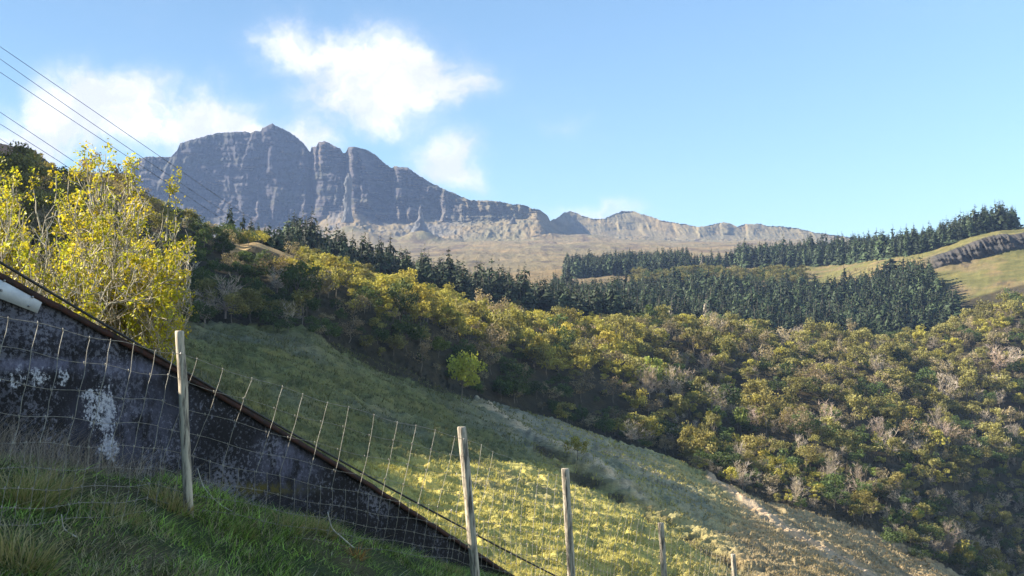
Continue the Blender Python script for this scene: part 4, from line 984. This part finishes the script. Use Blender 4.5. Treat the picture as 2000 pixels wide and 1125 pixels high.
# ---------------------------------------------------------------- grass
def blades(base, H, lean, width, cols_, rg, seg=2):
    n = len(base); a = rg.uniform(0, 2 * math.pi, n); sd = np.stack([np.cos(a), np.sin(a), 0 * a], -1)
    H = H[:, None]; width = width[:, None]
    m = base + lean * .35 + np.array([0, 0, 1]) * H * .6; tip = base + lean + np.array([0, 0, 1]) * H
    v = np.stack([base - sd * width, base + sd * width, m + sd * width * .7, m - sd * width * .7, tip], 1).reshape(-1, 3)
    i = np.arange(n) * 5
    f4 = np.stack([i, i + 1, i + 2, i + 3], -1); f3 = np.stack([i + 3, i + 2, i + 4], -1)
    return v, [f4, f3], np.repeat(cols_, 5, 0)
def bank_grass():
    rg = np.random.default_rng(9); mb = MB()
    def seedpts(n, xr, yr):
        x = rg.uniform(*xr, n); y = rg.uniform(*yr, n); z = bank_z(x, y)
        q = (x - WA[0]) * wn[0] + (y - WA[1]) * wn[1]
        px_, py_ = proj(np.stack([x, y, z], -1))
        k_ = (q > .02) & (px_ > -150) & (px_ < 1250) & (py_ < 1250) & (y > 2.5)
        return np.stack([x, y, z - .01], -1)[k_], q[k_], px_[k_], py_[k_]
    b, q, px_, py_ = seedpts(330000, (-5, 2.2), (2.5, 11.5))
    na_ = fbm(b[:, 0] / .35, b[:, 1] / .35, 601, 3); nb_ = fbm(b[:, 0] / .9, b[:, 1] / .9, 602, 2)
    keep = rg.random(len(b)) < .75 + .5 * na_
    b, q, px_, py_, na_, nb_ = b[keep], q[keep], px_[keep], py_[keep], na_[keep], nb_[keep]
    H = (.020 + .028 * rg.random(len(b))) * (1.1 + 1.3 * na_)
    H *= np.where(q < .8, .7, 1); nc_ = fbm(b[:, 0] / .16, b[:, 1] / .16, 605, 2)
    lean = rg.normal(size=(len(b), 3)) * .062 * (.6 + .8 * rg.random((len(b), 1))) + np.array([.02, .01, 0]); lean[:, 2] *= .3
    g_ = np.array((.19, .27, .06)) * rg.choice([.25, .5, .9, 1.5, 2.2], (len(b), 1)) * (1 + .75 * nc_[:, None]); d_ = np.array((.50, .42, .27)) * rg.uniform(.3, 1.4, (len(b), 1))
    m_ = ((rg.random(len(b)) < .16 + .35 * (nb_ > .3) + .4 * (q < .7)))[:, None]
    mb.add(*blades(b, H, lean, rg.uniform(.0014, .0034, len(b)), np.where(m_, d_, g_), rg)[:2], c=np.repeat(np.where(m_, d_, g_), 5, 0))
    # dry tangled stems along the wall foot
    b, q, px_, py_ = seedpts(60000, (-5, 1), (4, 11.5))
    k_ = (q < .9 + .3 * fbm(b[:, 0] / .6, b[:, 1] / .6, 603, 2)) & (px_ < 800) & (rg.random(len(b)) < np.interp(px_, [-100, 300, 420, 500, 650], [1, 1, .5, .16, .12])); b = b[k_]; px_ = px_[k_]
    n = len(b); H = rg.uniform(.08, .30, n) * np.interp(px_, [0, 150, 400, 600], [1.1, 1, .7, .5])
    lean = rg.normal(size=(n, 3)) * .16 + np.array([.05, .02, 0]); lean[:, 2] = 0
    c_ = np.array((.34, .27, .24)) * rg.uniform(.4, 1.7, (n, 1))
    mb.add(*blades(b, H, lean, rg.uniform(.0008, .0018, n), c_, rg)[:2], c=np.repeat(c_, 5, 0))
    # tufts of long blades
    for (x, y, r, n, h, cdry, cg) in [(35, 985, .24, 1100, .22, .6, 1), (90, 965, .2, 600, .19, .75, 1), (30, 1100, .22, 700, .20, .7, 1), (110, 900, .2, 400, .15, .6, 1), (230, 1010, .2, 300, .12, .7, 1), (470, 1040, .16, 350, .12, .3, 1), (620, 1040, .2, 700, .16, .6, 1), (560, 1030, .18, 400, .14, .5, 1), (695, 1090, .06, 60, .16, 1, 1), (915, 1110, .10, 160, .12, 1, 1), (880, 1118, .12, 200, .1, .7, 1), (330, 985, .2, 400, .16, .8, 1)]:
        # ray to the bank surface
        Yt = np.linspace(3, 12, 400); q = P(x, y, Yt); j = int(np.argmax(q[:, 2] < bank_z(q[:, 0], q[:, 1]))); c0 = q[j]
        a = rg.uniform(0, 6.28, n); rr = r * np.sqrt(rg.random(n)); bx_ = c0[0] + rr * np.cos(a) * .6; by_ = c0[1] + rr * np.sin(a) * .6
        b = np.stack([bx_, by_, bank_z(bx_, by_) - .01], -1)
        out = np.stack([np.cos(a), np.sin(a), 0 * a], -1) * (rr / r)[:, None] * h * .9 + rg.normal(size=(n, 3)) * h * .38; out[:, 2] = -np.abs(out[:, 2])
        cdr = rg.random((n, 1)) < cdry
        c_ = np.where(cdr, np.array((.45, .36, .18)), np.array((.18, .23, .06))) * rg.uniform(.6, 1.3, (n, 1))
        if x in (695, 915): c_ = np.array((.45, .22, .07)) * rg.uniform(.6, 1.3, (n, 1))
        mb.add(*blades(b, rg.uniform(.5, 1, n) * h, out, rg.uniform(.0014, .003, n), c_, rg)[:2], c=np.repeat(c_, 5, 0))
    o = mb.build('grass', M_grass); tag(o, 'green turf with straw coloured tufts on the near bank', kind='stuff')
    print('blades verts', mb.n)
bank_grass()

def hill_grass():
    rg = np.random.default_rng(19); n = 130000
    c = rg.uniform(330, 1900, n); t = rg.uniform(1.95, 4.3, n); p = gpos(c, t); px_, py_ = proj(p)
    k_ = (py_ > lines(edge, px_) - 6) & (py_ < 1150) & (dseg_at(path1, px_, py_) > 6) & (dseg_at(path2, px_, py_) > 7)
    p, px_, py_ = p[k_], px_[k_], py_[k_]; n = len(p)
    nn = fbm(p[:, 0] / 3, p[:, 1] / 3, 611, 3); k_ = rg.random(n) < .55 + .8 * nn; p, px_, py_, nn = p[k_], px_[k_], py_[k_], nn[k_]; n = len(p)
    dryf = sstep(px_, 1250, 1480); gr = (1 - sstep(px_, 950, 1150)) * (py_ < 900)  # gr: blades of the upper slope coloured darker to stand for its shade
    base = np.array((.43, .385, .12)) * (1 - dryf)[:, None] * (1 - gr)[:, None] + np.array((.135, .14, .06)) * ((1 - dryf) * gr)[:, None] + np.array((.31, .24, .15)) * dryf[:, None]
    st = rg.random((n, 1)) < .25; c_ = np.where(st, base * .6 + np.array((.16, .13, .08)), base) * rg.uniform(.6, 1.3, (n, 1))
    mb = MB(); sc = p[:, 1] / 100
    for k in range(2):
        b = p + rg.normal(size=(n, 3)) * np.array([.12, .12, 0]); lean = rg.normal(size=(n, 3)) * .12 + np.array([.08, -.02, 0]); lean[:, 2] = 0
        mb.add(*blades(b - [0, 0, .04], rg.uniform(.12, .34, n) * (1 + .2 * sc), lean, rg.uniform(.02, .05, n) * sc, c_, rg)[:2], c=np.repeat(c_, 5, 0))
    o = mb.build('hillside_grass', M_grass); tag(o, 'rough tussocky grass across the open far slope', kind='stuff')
hill_grass()

# fallen pale sticks on the bank
M_stick = simple('bleached_stick', (.42, .38, .33), (.62, .58, .52), 20, .8)
def onbank(x, y):
    Yt = np.linspace(3, 13, 600); q = P(x, y, Yt); j = int(np.argmax(q[:, 2] < bank_z(q[:, 0], q[:, 1]))); return q[j]
for pts, r, lab in [([(640, 1000), (648, 1030), (668, 1050), (690, 1070)], .007, 'pale curved stick leaning on the bank below the wall footing'), ([(386, 915), (395, 945), (430, 985), (465, 1005)], .004, 'thin bent dead stem beside the tall left fence post'), ([(120, 1005), (124, 1030), (150, 1050)], .004, 'short pale twig lying in the turf at lower left')]:
    foot_ = onbank(*pts[-1]); Yv = foot_[1]
    q = np.array([P(x, y, Yv - .05 * (len(pts) - 1 - k)) for k, (x, y) in enumerate(pts)]); u = np.linspace(0, len(pts) - 1, 16)
    q = np.stack([pchip(np.arange(len(pts)), q[:, i], u) for i in range(3)], -1)
    v, f = tube(q, np.linspace(r * .5, r, 16), 6); o = mesh('stick', v, f, M_stick, smooth=True); tag(o, lab, 'stick')

# ---------------------------------------------------------------- haze
HAZE = True
if HAZE:
    zlo = min(float(Zn.min()), float(MZn.min()), float(bz.min()) - 1) - 1
    x0, x1, y0, y1, z0, z1 = -4600, 4600, -300, 4300, zlo, float(MZn[:, 100:].max()) + 12
    z1 = max(z1, float(Zn.max()) + 5)
    c8 = np.array([(x0, y0, z0), (x1, y0, z0), (x1, y1, z0), (x0, y1, z0), (x0, y0, z1), (x1, y0, z1), (x1, y1, z1), (x0, y1, z1)], float)
    m, t = mat('thin_haze')
    vol = t.new('ShaderNodeVolumePrincipled', {'Color': (.40, .58, 1.0, 1), 'Density': 0.000095, 'Anisotropy': .1})
    t.new('ShaderNodeOutputMaterial', {'Volume': vol.outputs[0]})
    mb = MB(); hexa(mb, c8); hz = mb.build('haze', m); tag(hz, 'thin blue haze over the valley', kind='stuff')
    print('haze z', z0, z1)
